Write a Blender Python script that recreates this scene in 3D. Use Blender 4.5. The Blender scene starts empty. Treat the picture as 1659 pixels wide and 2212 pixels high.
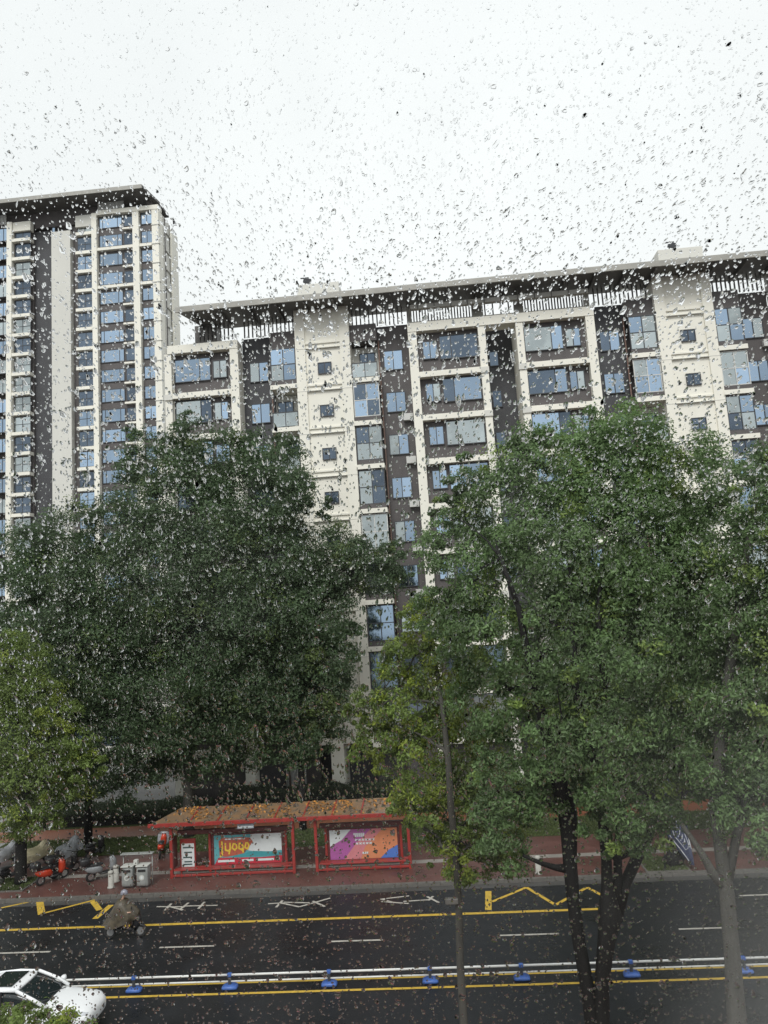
import bpy, bmesh, math, random
import numpy as np
from mathutils import Vector, Matrix, Euler

rng = np.random.default_rng(7)
random.seed(7)
SC = bpy.context.scene
COL = SC.collection
R = math.radians

# ------------------------------------------------------------------ camera
EYE = 12.0                                   # metres above the road
FPX = 1600.0                                 # focal length in 1659 x 2212 picture units
PITCH, ROLL, YAW = R(7.83), R(-3.77), R(3.99)
_fw = np.array([-math.sin(YAW)*math.cos(PITCH), math.cos(YAW)*math.cos(PITCH), math.sin(PITCH)])
_r0 = np.array([math.cos(YAW), math.sin(YAW), 0.0]); _u0 = np.cross(_r0, _fw)
_ri = math.cos(ROLL)*_r0 + math.sin(ROLL)*_u0
_up = -math.sin(ROLL)*_r0 + math.cos(ROLL)*_u0
cam = bpy.data.cameras.new('camera'); camo = bpy.data.objects.new('camera', cam); COL.objects.link(camo)
m3 = Matrix((tuple(_ri), tuple(_up), tuple(-_fw))).transposed()
camo.matrix_world = Matrix.Translation((0, 0, EYE)) @ m3.to_4x4()
cam.sensor_fit = 'VERTICAL'; cam.sensor_height = 32.0; cam.lens = FPX/2212*32.0
cam.clip_start = 0.02; cam.clip_end = 3000
SC.camera = camo

# ------------------------------------------------------------------ sky, sun, exposure
W = bpy.data.worlds.new('World'); SC.world = W; W.use_nodes = True
wt = W.node_tree; wt.nodes.clear()
def wn(t, **k):
    n = wt.nodes.new(t)
    for a, b in k.items(): setattr(n, a, b)
    return n
SUN_EL, SUN_AZ = R(47), R(188)               # high, behind the viewer
sky = wn('ShaderNodeTexSky', sky_type='NISHITA', sun_disc=False, sun_elevation=SUN_EL, sun_rotation=SUN_AZ,
         air_density=1.0, dust_density=4.0, ozone_density=1.0)
hs = wn('ShaderNodeHueSaturation'); hs.inputs['Saturation'].default_value = 0.12
tc = wn('ShaderNodeTexCoord')
nz = wn('ShaderNodeTexNoise'); nz.inputs['Scale'].default_value = 1.6; nz.inputs['Detail'].default_value = 5
rp = wn('ShaderNodeValToRGB')
rp.color_ramp.elements[0].position = .3; rp.color_ramp.elements[0].color = (5.3, 5.55, 5.6, 1)
rp.color_ramp.elements[1].position = .7; rp.color_ramp.elements[1].color = (6.3, 6.5, 6.5, 1)
mx = wn('ShaderNodeMix', data_type='RGBA'); mx.inputs['Factor'].default_value = 0.93   # a closed cloud deck veils the blue
bg = wn('ShaderNodeBackground'); bg.inputs['Strength'].default_value = 0.125
wo = wn('ShaderNodeOutputWorld')
L = wt.links.new
L(sky.outputs[0], hs.inputs['Color']); L(hs.outputs[0], mx.inputs['A'])
L(tc.outputs['Generated'], nz.inputs['Vector']); L(nz.outputs['Fac'], rp.inputs['Fac']); L(rp.outputs[0], mx.inputs['B'])
sz = wn('ShaderNodeSeparateXYZ'); L(tc.outputs['Generated'], sz.inputs[0])          # overcast: brighter towards the zenith
zl = wn('ShaderNodeMapRange'); zl.inputs['To Min'].default_value = .97; zl.inputs['To Max'].default_value = 1.1; L(sz.outputs['Z'], zl.inputs['Value'])
ml = wn('ShaderNodeVectorMath', operation='SCALE'); L(mx.outputs['Result'], ml.inputs[0]); L(zl.outputs[0], ml.inputs['Scale'])
L(ml.outputs[0], bg.inputs['Color']); L(bg.outputs[0], wo.inputs['Surface'])

sl = bpy.data.lights.new('sun', 'SUN'); sl.energy = 1.5; sl.angle = R(24); sl.color = (1, .985, .95)
so = bpy.data.objects.new('sun', sl); COL.objects.link(so)
sdir = Vector((math.sin(SUN_AZ)*math.cos(SUN_EL), math.cos(SUN_AZ)*math.cos(SUN_EL), math.sin(SUN_EL)))
so.rotation_euler = (-sdir).to_track_quat('-Z', 'Y').to_euler(); so.location = (0, -30, 60)

SC.render.engine = 'CYCLES'
SC.view_settings.view_transform = 'Standard'; SC.view_settings.look = 'None'
SC.view_settings.exposure = 0.42; SC.view_settings.gamma = 1
SC.cycles.use_denoising = True
SC.cycles.max_bounces = 20; SC.cycles.transmission_bounces = 16; SC.cycles.transparent_max_bounces = 16
SC.cycles.diffuse_bounces = 3; SC.cycles.glossy_bounces = 4
SC.cycles.caustics_reflective = False; SC.cycles.caustics_refractive = True
SC.cycles.sample_clamp_indirect = 6.0

# ------------------------------------------------------------------ pixel -> place
def ray(px, py): return _fw + _ri*(px-829.5)/FPX - _up*(py-1106)/FPX
def G(px, py, z=0.0):                        # where the line of sight meets height z
    d = ray(px, py); t = (z-EYE)/d[2]; return Vector((d[0]*t, d[1]*t, z))
def PY(px, py, Y):                           # where it meets the upright plane at distance Y
    d = ray(px, py); t = Y/d[1]; return Vector((d[0]*t, Y, EYE+d[2]*t))

# ------------------------------------------------------------------ materials
MATS = {}
def mat(name, col, rough=.6, var=.15, scale=3.0, bump=0.0, spec=.5, metal=0.0, col2=None, detail=5, bscale=None, stretch=None, rvar=0.0, attr=None, transl=0.0):
    if name in MATS: return MATS[name]
    m = bpy.data.materials.new(name); m.use_nodes = True; nt = m.node_tree; n = nt.nodes
    p = n['Principled BSDF']; p.inputs['Roughness'].default_value = rough; p.inputs['Metallic'].default_value = metal
    p.inputs['Specular IOR Level'].default_value = spec
    t = n.new('ShaderNodeTexCoord'); mp = n.new('ShaderNodeMapping'); nt.links.new(t.outputs['Object'], mp.inputs['Vector'])
    if stretch: mp.inputs['Scale'].default_value = stretch
    no = n.new('ShaderNodeTexNoise'); no.inputs['Scale'].default_value = scale; no.inputs['Detail'].default_value = detail
    no.inputs['Roughness'].default_value = .62
    nt.links.new(mp.outputs[0], no.inputs['Vector'])
    r = n.new('ShaderNodeValToRGB'); c = np.array(col); c2 = np.array(col2) if col2 else c*(1+var)
    r.color_ramp.elements[0].color = (*(c*(1-var)), 1); r.color_ramp.elements[1].color = (*c2, 1)
    r.color_ramp.elements[0].position = .3; r.color_ramp.elements[1].position = .7
    nt.links.new(no.outputs['Fac'], r.inputs['Fac'])
    out = r.outputs[0]
    if attr:
        a = n.new('ShaderNodeAttribute'); a.attribute_name = attr
        mu = n.new('ShaderNodeMix'); mu.data_type = 'RGBA'; mu.blend_type = 'MULTIPLY'; mu.inputs['Factor'].default_value = 1
        nt.links.new(out, mu.inputs['A']); nt.links.new(a.outputs['Color'], mu.inputs['B']); out = mu.outputs['Result']
    nt.links.new(out, p.inputs['Base Color'])
    if rvar:
        mr = n.new('ShaderNodeMapRange'); mr.inputs['From Min'].default_value = .35; mr.inputs['From Max'].default_value = .65
        mr.inputs['To Min'].default_value = rough-rvar; mr.inputs['To Max'].default_value = rough+rvar
        nt.links.new(no.outputs['Fac'], mr.inputs['Value']); nt.links.new(mr.outputs[0], p.inputs['Roughness'])
    if bump:
        nb = n.new('ShaderNodeTexNoise'); nb.inputs['Scale'].default_value = bscale or scale*8; nb.inputs['Detail'].default_value = 4
        nt.links.new(mp.outputs[0], nb.inputs['Vector'])
        b = n.new('ShaderNodeBump'); b.inputs['Strength'].default_value = bump; b.inputs['Distance'].default_value = .02
        nt.links.new(nb.outputs['Fac'], b.inputs['Height']); nt.links.new(b.outputs[0], p.inputs['Normal'])
    if transl:
        tr = n.new('ShaderNodeBsdfTranslucent'); nt.links.new(out, tr.inputs['Color'])
        ms = n.new('ShaderNodeMixShader'); ms.inputs[0].default_value = transl
        nt.links.new(p.outputs[0], ms.inputs[1]); nt.links.new(tr.outputs[0], ms.inputs[2])
        nt.links.new(ms.outputs[0], n['Material Output'].inputs['Surface'])
    MATS[name] = m
    return m

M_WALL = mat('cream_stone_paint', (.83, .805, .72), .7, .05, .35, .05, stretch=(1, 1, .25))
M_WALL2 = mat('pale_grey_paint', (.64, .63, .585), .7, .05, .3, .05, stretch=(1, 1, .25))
M_DARK = mat('umber_cladding', (.085, .075, .075), .6, .18, .8, .06)
M_DARK2 = mat('slate_cladding', (.05, .05, .056), .6, .2, .8, .06)
M_SOFFIT = mat('soffit_metal', (.10, .095, .09), .55, .2, .7)
M_ROOFEDGE = mat('roof_edge_metal', (.34, .33, .30), .5, .15, 1.5)
M_FRAME = mat('window_frame_metal', (.045, .048, .055), .45, .1, 3)
M_WFRAME = mat('white_frame_metal', (.6, .6, .58), .45, .08, 3)
M_BAR = mat('louver_bar_metal', (.11, .105, .10), .5, .15, 2)
M_RUST = mat('pipe_brown', (.16, .10, .08), .6, .2, 2)
M_CURTAIN = mat('pale_curtain', (.5, .52, .48), .8, .1, 4)

def glass_mat(name, tint, refl, dark, rough=.06):
    m = bpy.data.materials.new(name); m.use_nodes = True; nt = m.node_tree; n = nt.nodes; n.clear()
    o = n.new('ShaderNodeOutputMaterial'); g = n.new('ShaderNodeBsdfGlossy'); g.inputs['Roughness'].default_value = rough
    g.inputs['Color'].default_value = (*tint, 1)
    d = n.new('ShaderNodeBsdfDiffuse'); ms = n.new('ShaderNodeMixShader')
    oi = n.new('ShaderNodeObjectInfo'); mr = n.new('ShaderNodeMapRange')
    mr.inputs['To Min'].default_value = refl*.65; mr.inputs['To Max'].default_value = min(1, refl*1.25)
    nt.links.new(oi.outputs['Random'], mr.inputs['Value']); nt.links.new(mr.outputs[0], ms.inputs[0])
    t = n.new('ShaderNodeTexCoord'); no = n.new('ShaderNodeTexNoise'); no.inputs['Scale'].default_value = .9; no.inputs['Detail'].default_value = 3
    r = n.new('ShaderNodeValToRGB'); r.color_ramp.elements[0].position = .42; r.color_ramp.elements[1].position = .62
    r.color_ramp.elements[0].color = (*dark, 1); r.color_ramp.elements[1].color = (dark[0]*3, dark[1]*3, dark[2]*3, 1)
    mpn = n.new('ShaderNodeVectorMath'); mpn.operation = 'ADD'
    nt.links.new(t.outputs['Object'], mpn.inputs[0]); nt.links.new(oi.outputs['Random'], mpn.inputs[1])
    nt.links.new(mpn.outputs[0], no.inputs['Vector']); nt.links.new(no.outputs['Fac'], r.inputs['Fac']); nt.links.new(r.outputs[0], d.inputs['Color'])
    b = n.new('ShaderNodeBump'); b.inputs['Strength'].default_value = .12; b.inputs['Distance'].default_value = .01
    nb = n.new('ShaderNodeTexNoise'); nb.inputs['Scale'].default_value = 1.2; nt.links.new(t.outputs['Object'], nb.inputs['Vector'])
    nt.links.new(nb.outputs['Fac'], b.inputs['Height']); nt.links.new(b.outputs[0], g.inputs['Normal'])
    nt.links.new(d.outputs[0], ms.inputs[1]); nt.links.new(g.outputs[0], ms.inputs[2]); nt.links.new(ms.outputs[0], o.inputs['Surface'])
    return m
M_PANE = glass_mat('blue_window_glass', (.52, .68, .88), .62, (.02, .026, .034))
M_PANE_DK = glass_mat('dark_window_glass', (.45, .58, .75), .22, (.018, .022, .03))
M_PANE_LT = glass_mat('pale_window_glass', (.72, .80, .82), .5, (.08, .09, .09))

# ------------------------------------------------------------------ mesh helpers
def link(o, parent=None):
    COL.objects.link(o)
    if parent is not None: o.parent = parent
    return o
def tag(o, label=None, cat=None, group=None, kind=None):
    if label: o['label'] = label
    if cat: o['category'] = cat
    if group: o['group'] = group
    if kind: o['kind'] = kind
    return o
def empty(name, loc, label, cat, group=None, rz=0.0):
    o = bpy.data.objects.new(name, None); o.empty_display_size = .3
    o.location = loc; o.rotation_euler = (0, 0, rz); link(o)
    return tag(o, label, cat, group)
BOXF = ((0, 3, 2, 1), (4, 5, 6, 7), (0, 1, 5, 4), (1, 2, 6, 5), (2, 3, 7, 6), (3, 0, 4, 7))
def box_mesh(name, boxes):
    v, f = [], []
    for (x0, x1, y0, y1, z0, z1) in boxes:
        b = len(v)
        v += [(x0, y0, z0), (x1, y0, z0), (x1, y1, z0), (x0, y1, z0), (x0, y0, z1), (x1, y0, z1), (x1, y1, z1), (x0, y1, z1)]
        f += [tuple(b+i for i in q) for q in BOXF]
    me = bpy.data.meshes.new(name); me.from_pydata(v, [], f); me.update(); return me
def boxes(name, bs, m, parent=None, bevel=0.0):
    me = box_mesh(name, bs); me.materials.append(m)
    o = bpy.data.objects.new(name, me); link(o, parent)
    if bevel:
        md = o.modifiers.new('bevel', 'BEVEL'); md.width = bevel; md.segments = 2; md.limit_method = 'ANGLE'
    return o
def pmesh(name, v, f, m, parent=None, smooth=False):
    me = bpy.data.meshes.new(name); me.from_pydata([tuple(p) for p in v], [], f); me.update()
    if m: me.materials.append(m)
    if smooth: me.polygons.foreach_set('use_smooth', [True]*len(me.polygons))
    o = bpy.data.objects.new(name, me); return link(o, parent)
def shared(name, me, m, parent, loc=(0, 0, 0), rot=None):
    o = bpy.data.objects.new(name, me)
    if m and not me.materials: me.materials.append(m)
    o.location = loc
    if rot: o.rotation_euler = rot
    return link(o, parent)
def tube_geo(pts, rads, sides=8, cap=True):
    v, f = [], []
    pts = [Vector(p) for p in pts]; n = len(pts); a = None
    for i, p in enumerate(pts):
        t = (pts[min(i+1, n-1)]-pts[max(i-1, 0)]).normalized()
        if a is None: a = t.orthogonal().normalized()
        a = (a - t*a.dot(t)).normalized(); b = t.cross(a)
        for k in range(sides):
            an = 2*math.pi*k/sides
            v.append(p + (a*math.cos(an)+b*math.sin(an))*rads[i])
    for i in range(n-1):
        for k in range(sides):
            k2 = (k+1) % sides
            f.append((i*sides+k, i*sides+k2, (i+1)*sides+k2, (i+1)*sides+k))
    if cap: f.append(tuple(range(sides-1, -1, -1))); f.append(tuple((n-1)*sides+k for k in range(sides)))
    return v, f
def merge(geos):
    V, F = [], []
    for v, f in geos:
        b = len(V); V += list(v); F += [tuple(i+b for i in q) for q in f]
    return V, F
def tube(name, pts, rads, m, parent=None, sides=8):
    if not hasattr(rads, '__len__'): rads = [rads]*len(pts)
    v, f = tube_geo(pts, rads, sides); return pmesh(name, v, f, m, parent, True)
def loft_geo(secs, n=14, e=2.6):             # secs: (x, y-centre, half width, z0, z1) superellipse rings along x
    v, f = [], []
    for (x, yc, w, z0, z1) in secs:
        for k in range(n):
            a = 2*math.pi*(k+.5)/n; c, s = math.cos(a), math.sin(a)
            v.append((x, yc+w*math.copysign(abs(c)**(2/e), c), (z0+z1)/2+(z1-z0)/2*math.copysign(abs(s)**(2/e), s)))
    for i in range(len(secs)-1):
        for k in range(n):
            k2 = (k+1) % n; f.append((i*n+k, i*n+k2, (i+1)*n+k2, (i+1)*n+k))
    f.append(tuple(range(n-1, -1, -1))); f.append(tuple((len(secs)-1)*n+k for k in range(n)))
    return v, f
def loft(name, secs, m, parent=None, n=14, e=2.6, subdiv=0):
    v, f = loft_geo(secs, n, e); o = pmesh(name, v, f, m, parent, True)
    if subdiv: md = o.modifiers.new('subsurf', 'SUBSURF'); md.levels = md.render_levels = subdiv
    return o
def sheet(name, x0, x1, y0, y1, z, m, parent=None):
    return pmesh(name, [(x0, y0, z), (x1, y0, z), (x1, y1, z), (x0, y1, z)], [(0, 1, 2, 3)], m, parent)
def poly(name, pts, z, m, parent=None):
    return pmesh(name, [(p[0], p[1], z) for p in pts], [tuple(range(len(pts)))], m, parent)
def stroke_geo(p, q, w, z):                  # flat painted bar between two ground points
    p, q = Vector((p[0], p[1])), Vector((q[0], q[1])); d = (q-p).normalized(); nrm = Vector((-d.y, d.x))*w/2
    return [(*(p+nrm), z), (*(p-nrm), z), (*(q-nrm), z), (*(q+nrm), z)], [(0, 1, 2, 3)]

# ------------------------------------------------------------------ ground
M_ASPH = mat('wet_asphalt', (.011, .012, .014), .36, .4, .55, .35, .26, bscale=60, rvar=.14, detail=8)
M_WALK = mat('red_brown_pavers', (.10, .044, .037), .42, .3, .7, .25, .4, bscale=22, rvar=.12, col2=(.13, .06, .05))
M_PATH = mat('terracotta_path', (.20, .075, .04), .5, .2, .6, .2, .4, bscale=30, rvar=.1)
M_GRASSG = mat('lawn_soil', (.045, .06, .022), .9, .35, 1.2, .6, .2, col2=(.07, .085, .03))
M_KERB = mat('granite_kerb', (.115, .108, .098), .55, .2, 5, .1)
M_CONC = mat('pale_concrete', (.2, .2, .195), .4, .15, .6, .1, rvar=.1)
M_BAND = mat('grey_paving_band', (.24, .22, .20), .45, .2, 1.5, .15)
M_YEL = mat('yellow_road_paint', (.50, .33, .045), .5, .25, 3.5, .1, detail=9)
M_WHT = mat('white_road_paint', (.38, .36, .32), .5, .3, 3.5, .1, detail=9)

S = lambda o: tag(o, kind='structure')
S(sheet('ground', -900, 900, -300, 1500, -.02, mat('dark_tarmac', (.07, .07, .068), .6, .25, .3, .1)))
S(sheet('road', -140, 140, 18.0, 34.6, 0.0, M_ASPH))
KZ = .13
S(sheet('near_pavement', -140, 140, 0.6, 17.85, KZ, M_WALK))
S(sheet('far_pavement', -140, 140, 34.78, 40.6, KZ, M_WALK))
S(sheet('paving_band', -140, 140, 37.25, 37.75, KZ+.004, M_BAND))
S(sheet('lawn', -26.5, 140, 40.6, 50.2, KZ, M_GRASSG))
S(sheet('footpath', -140, 140, 43.9, 46.2, KZ+.008, M_PATH))
S(sheet('driveway', -90, -26.5, 40.6, 95, KZ+.004, M_CONC))
S(sheet('gutter', -140, 140, 34.1, 34.6, .004, mat('gutter_concrete', (.06, .058, .055), .4, .25, 1.2, .15, rvar=.1)))
kerbme = box_mesh('kerb_stone', [(0, .985, 34.6, 34.78, -.1, KZ+.02)])
kerb = tag(bpy.data.objects.new('kerb', None), kind='structure'); link(kerb)
for i in range(-30, 24): shared('kerb_stone', kerbme, M_KERB, kerb, (i*1.0, 0, 0))
boxes('kerb_run', [(-140, -30.01, 34.6, 34.78, -.1, KZ+.02), (24.0, 140, 34.6, 34.78, -.1, KZ+.02)], M_KERB, kerb)
S(boxes('near_kerb', [(-140, 140, 17.85, 18.0, -.1, KZ+.02)], M_KERB))

# painted lines
def linebar(name, x0, x1, y0, y1, w, m, label, z=.005):
    v, f = stroke_geo((x0, y0), (x1, y1), w, z)
    return tag(pmesh(name, v, f, m), kind='structure')
linebar('bay_edge_line', -60, 6.15, 31.75, 31.45, .2, M_YEL, '')
linebar('barrier_line_far', -140, 140, 26.45, 26.45, .13, M_YEL, '')
linebar('barrier_line_near', -140, 140, 25.72, 25.72, .13, M_YEL, '')
for x in [-31.05+6.45*k for k in range(-2, 12)]:
    linebar('lane_dash', x, x+2.15, 29.38, 29.36, .12, M_WHT, '')
for x in (10.9, 17.4, 23.8): linebar('lane_dash', x, x+2.15, 32.23, 32.23, .12, M_WHT, '')
linebar('bay_end_line', 6.1, 5.6, 31.5, 32.4, .2, M_YEL, '')
def zig(pts, w=.16):
    gs = [stroke_geo(pts[i], pts[i+1], w, .005+.0012*(i % 2)) for i in range(len(pts)-1)]
    v, f = merge(gs); return tag(pmesh('zigzag_marking', v, f, M_YEL), kind='structure')
zig([G(1055, 1925), G(1055, 1966)], .26)
zig([G(1063, 1948), G(1137, 1917), G(1200, 1955), G(1268, 1917), G(1330, 1950)])
zig([G(85, 1942), G(90, 1975)], .3); zig([G(200, 1946), G(215, 1966)], .26)
zig([G(-60, 1985), G(0, 1962), G(84, 1944)]); zig([G(90, 1974), G(205, 1944)]); zig([G(205, 1985), G(240, 1955)], .26)
def A(l): return [G(x/3.0, y/3.0+1637) for x, y in l]
def B(l): return [G(x/3.0+553, y/3.0+1637) for x, y in l]
w1 = [A(s) for s in ([(1015, 965), (1200, 966)], [(1110, 945), (1068, 990)], [(1085, 960), (1185, 988)], [(1222, 940), (1165, 985)], [(1190, 962), (1410, 957)], [(1325, 935), (1285, 980)])]
w2 = [B(s) for s in ([(78, 946), (172, 941)], [(172, 925), (130, 970)], [(155, 940), (282, 967)], [(180, 937), (350, 941)], [(280, 967), (482, 910)], [(368, 930), (447, 965)])]
w3 = [B(s) for s in ([(805, 917), (992, 895)], [(812, 932), (990, 945)], [(812, 916), (880, 936)], [(955, 932), (1130, 920)], [(1108, 900), (1186, 940)], [(1148, 898), (1118, 926)])]
for wd in (w1, w2, w3):
    gs = [stroke_geo(a, b, .11, .005+.0012*i) for i, (a, b) in enumerate(wd)]
    v, f = merge(gs); tag(pmesh('road_lettering', v, f, M_WHT), kind='structure')

# ------------------------------------------------------------------ main apartment block
FZ = [3.7+3.1*k for k in range(10)]          # slab levels; last one carries the roof storey
bld = empty('apartment_building', (6, 56, 0), 'long ten storey apartment block with cream frames and dark roof canopy', 'building')
def loc(o):                                  # parts are written in world metres
    o.location = Vector(o.location) - bld.location; return o
def bb(name, bs, m, **k): return loc(boxes(name, bs, m, bld, **k))
XL, XR = -18.35, 43.0
PIERS = [(-7.09, (-1, 1)), (18.03, (-1, 1)), (43.15, (-1,))]
bb('rear_wall', [(XL+.3, XR, 53.2, 64, 0, 31.6)], M_DARK)
bb('side_wall', [(XL, XL+.3, 50.4, 64, 0, 31.9)], M_WALL)
bb('roof_slab', [(XL+.3, XR, 53.2, 64, 31.6, 31.9)], M_WALL2)

WM = {}
def window(X, Y, Z, w, h, cols, rows=1, fm=None, pm=None, parent=None, split=None, joined=False, base=None, f=.06):
    """frame ring + mullions with panes; local origin lower left front"""
    fm = fm or M_FRAME; pm = pm or M_PANE
    key = (round(w, 2), round(h, 2), cols, rows, split, fm.name)
    if key not in WM:
        xs = [w*i/cols for i in range(cols+1)] if not split else [0]+[w*s for s in split]+[w]
        zs = [h*i/rows for i in range(rows+1)]
        bs = [(0, w, 0, .09, 0, f), (0, w, 0, .09, h-f, h), (0, f, .002, .088, f, h-f), (w-f, w, .002, .088, f, h-f)]
        bs += [(x-f/2, x+f/2, .004, .086, f, h-f) for x in xs[1:-1]]
        bs += [(f, w-f, .006, .084, z-f/2, z+f/2) for z in zs[1:-1]]
        WM[key] = (box_mesh('window', bs), xs, zs)
    me, xs, zs = WM[key]
    o = shared('window', me, fm, parent or bld, Vector((X, Y, Z))-(base or bld.location))
    rects = [(xs[i]+.01, xs[i+1]-.01, zs[j]+.01, zs[j+1]-.01) for i in range(len(xs)-1) for j in range(len(zs)-1)]
    pmf = pm if callable(pm) else (lambda: pm)
    if joined:
        k2 = ('p', key, pmf().name)
        if k2 not in WM: WM[k2] = box_mesh('pane', [(a, b, .04, .05, c, d) for a, b, c, d in rects])
        shared('pane', WM[k2], pmf(), o)
    else:
        for a, b, c, d in rects:
            pmm = pmf(); k2 = ('p', round(b-a, 2), round(d-c, 2), pmm.name)
            if k2 not in WM: WM[k2] = box_mesh('pane', [(0, b-a, 0, .01, 0, d-c)])
            shared('pane', WM[k2], pmm, o, (a, .04, c))
    return o
def pick():
    r = random.random()
    return M_PANE if r < .68 else (M_PANE_DK if r < .84 else M_PANE_LT)
def pickb():
    r = random.random()
    return M_PANE_LT if r < .45 else (M_PANE if r < .8 else M_PANE_DK)

def spans(c, s, a, b): return (c+s*a, c+s*b) if s > 0 else (c-b, c-a)
louv_y = 51.0
barme = box_mesh('louver_bar', [(-.045, .045, 0, .09, 0, 1.25)])
def bars(x0, x1, step=.3, z=32.62):
    n = int((x1-x0)/step)
    for i in range(n+1):
        shared('louver_bar', barme, M_BAR, bld, Vector((x0+i*step, louv_y, z))-bld.location)
for pc, sides in PIERS:
    # plain pier with a window up its middle
    h = 1.95
    bb('pier', [(pc-h, pc-1.25, 50, 52.6, 3.7, 33.9), (pc+1.25, pc+h, 50, 52.6, 3.7, 33.9), (pc-1.25, pc+1.25, 50.16, 52.6, 3.7, 33.9),
                (pc-.95, pc-.1, 50.1, 52.6, 0, 3.7)], M_WALL)
    bb('pier_base_wall', [(pc-h, pc+h, 52.7, 53.0, 0, 3.7)], M_DARK2)
    bb('stair_head', [(pc-1.5, pc+1.5, 49.4, 54, 34.32, 35.5)], M_WALL2, bevel=.03)
    for k in range(1, 10):
        z = FZ[k]
        bb('floor_groove', [(pc-1.25, pc+1.25, 50.06, 50.155, z-.28, z-.16)], M_WALL)
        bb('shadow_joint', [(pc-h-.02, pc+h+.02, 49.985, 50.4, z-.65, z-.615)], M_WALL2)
        if k < 9:
            ww = window(pc-.42, 50.05, z+.55, .98, .85, 2, parent=bld, pm=M_PANE_DK)
    for s in sides:
        e0, e1 = spans(pc, s, 1.95, 3.85)           # balcony column
        d0, d1 = spans(pc, s, 3.85, 6.1)            # dark wall with a window
        bb('balcony_back_wall', [(e0, e1, 51.7, 52.6, 0, 32.6)], M_DARK)
        bb('recess_wall', [(d0, d1, 51.3, 52.6, 0, 32.6)], M_DARK if s > 0 else M_DARK2)
        bb('roof_parapet', [(e0, e1, 50.4, 51.3, 31.3, 32.55)], M_DARK)
        xx = pc+s*3.93
        pp = [(xx, 50.9, 0), (xx, 50.9, 31.4)]
        loc(tube('drain_pipe', pp, .055, M_RUST, bld, 6))
        for k in range(0, 9):
            z = FZ[k]; hid = k < 3
            sl = bb('balcony_slab', [(e0-(.06 if s > 0 else .0), e1+(.06 if s < 0 else 0), 49.95, 51.7, z-.32, z+.0)], M_WALL)
            style = random.random()
            if style < .62:     # glazed-in balcony
                fm = M_WFRAME if random.random() < .25 else M_FRAME
                bb('balcony_sill', [(e0+.03, e1-.03, 50.1, 50.3, z, z+.32)], M_DARK)
                window(e0+.04, 50.12, z+.32, (e1-e0)-.08, 2.4, 2, 2, fm=fm, pm=pickb, joined=hid)
                bb('balcony_head', [(e0+.03, e1-.03, 50.12, 50.5, z+2.72, z+2.78)], M_DARK)
            else:               # open balcony with glass railing
                o = bb('railing', [(e0+.04, e1-.04, 50.1, 50.16, z+1.08, z+1.14), (e0+.04, e0+.09, 50.1, 50.16, z, z+1.08), (e1-.09, e1-.04, 50.1, 50.16, z, z+1.08), ((e0+e1)/2-.025, (e0+e1)/2+.025, 50.1, 50.16, z, z+1.08)], M_FRAME)
                xs = (e0+.1, (e0+e1)/2+.03)
                for x in xs:
                    bp = boxes('railing_panel', [(x, x+(e1-e0)/2-.13, 50.12, 50.13, z+.1, z+1.06)], M_PANE_LT, o)
                wx = e0+.15 if random.random() < .5 else e0+.5
                bb('balcony_plaster', [(e0, e1, 51.6, 51.69, z, z+2.75)], M_CURTAIN if random.random() < .5 else M_WALL2)
                window(wx, 51.48, z+.1, 1.15, 2.2, 2, 1, pm=M_PANE_DK, joined=True)
            wz = z+.75; w0 = d0+.35 if s > 0 else d1-.35-1.4
            window(w0, 51.2, wz, 1.4, 1.5, 2, 1, pm=pick, joined=hid)
            if random.random() < .35 and not hid:
                ux = d1-.75 if s > 0 else d0+.1
                ac = bb('air_conditioner', [(ux, ux+.68, 50.9, 51.25, z+.02, z+.52)], M_WFRAME, bevel=.02)
        # frame storeys
        if pc == 43.15 and s > 0: continue
        p0, p1 = spans(pc, s, 6.1, 6.7); q0, q1 = spans(pc, s, 11.0, 11.5); w0, w1 = spans(pc, s, 6.7, 11.0)
        bb('pilaster', [(p0, p1, 50, 52.6, 0, 31.5)], M_WALL)
        lastx = pc == -7.09 and s < 0
        bb('inner_pilaster', [((q0, q1, 50.03, 53.2, 0, 31.5))], M_WALL)
        bb('window_wall', [(w0, w1, 50.55, 52.6, 0, 31.5)], M_DARK)
        for k in range(0, 9):
            z = FZ[k]; hid = k < 3
            bb('beam', [(w0, w1, 49.97, 51.0, z-.35, z+.04)], M_WALL)
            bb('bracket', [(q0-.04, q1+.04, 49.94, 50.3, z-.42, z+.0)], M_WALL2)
            # wide window group hard against the inner pilaster, narrow pair towards the pier
            if s > 0:
                window(w1-2.75, 50.42, z+.95, 2.7, 1.75, 3, 1, split=(.3,), pm=pick, joined=hid)
                window(w0+.35, 50.42, z+1.05, 1.05, 1.35, 2, 1, pm=pick, joined=hid)
            else:
                window(w0+.05, 50.42, z+.95, 2.7, 1.75, 3, 1, split=(.7,), pm=pick, joined=hid)
                window(w1-1.4, 50.42, z+1.05, 1.05, 1.35, 2, 1, pm=pick, joined=hid)
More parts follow.
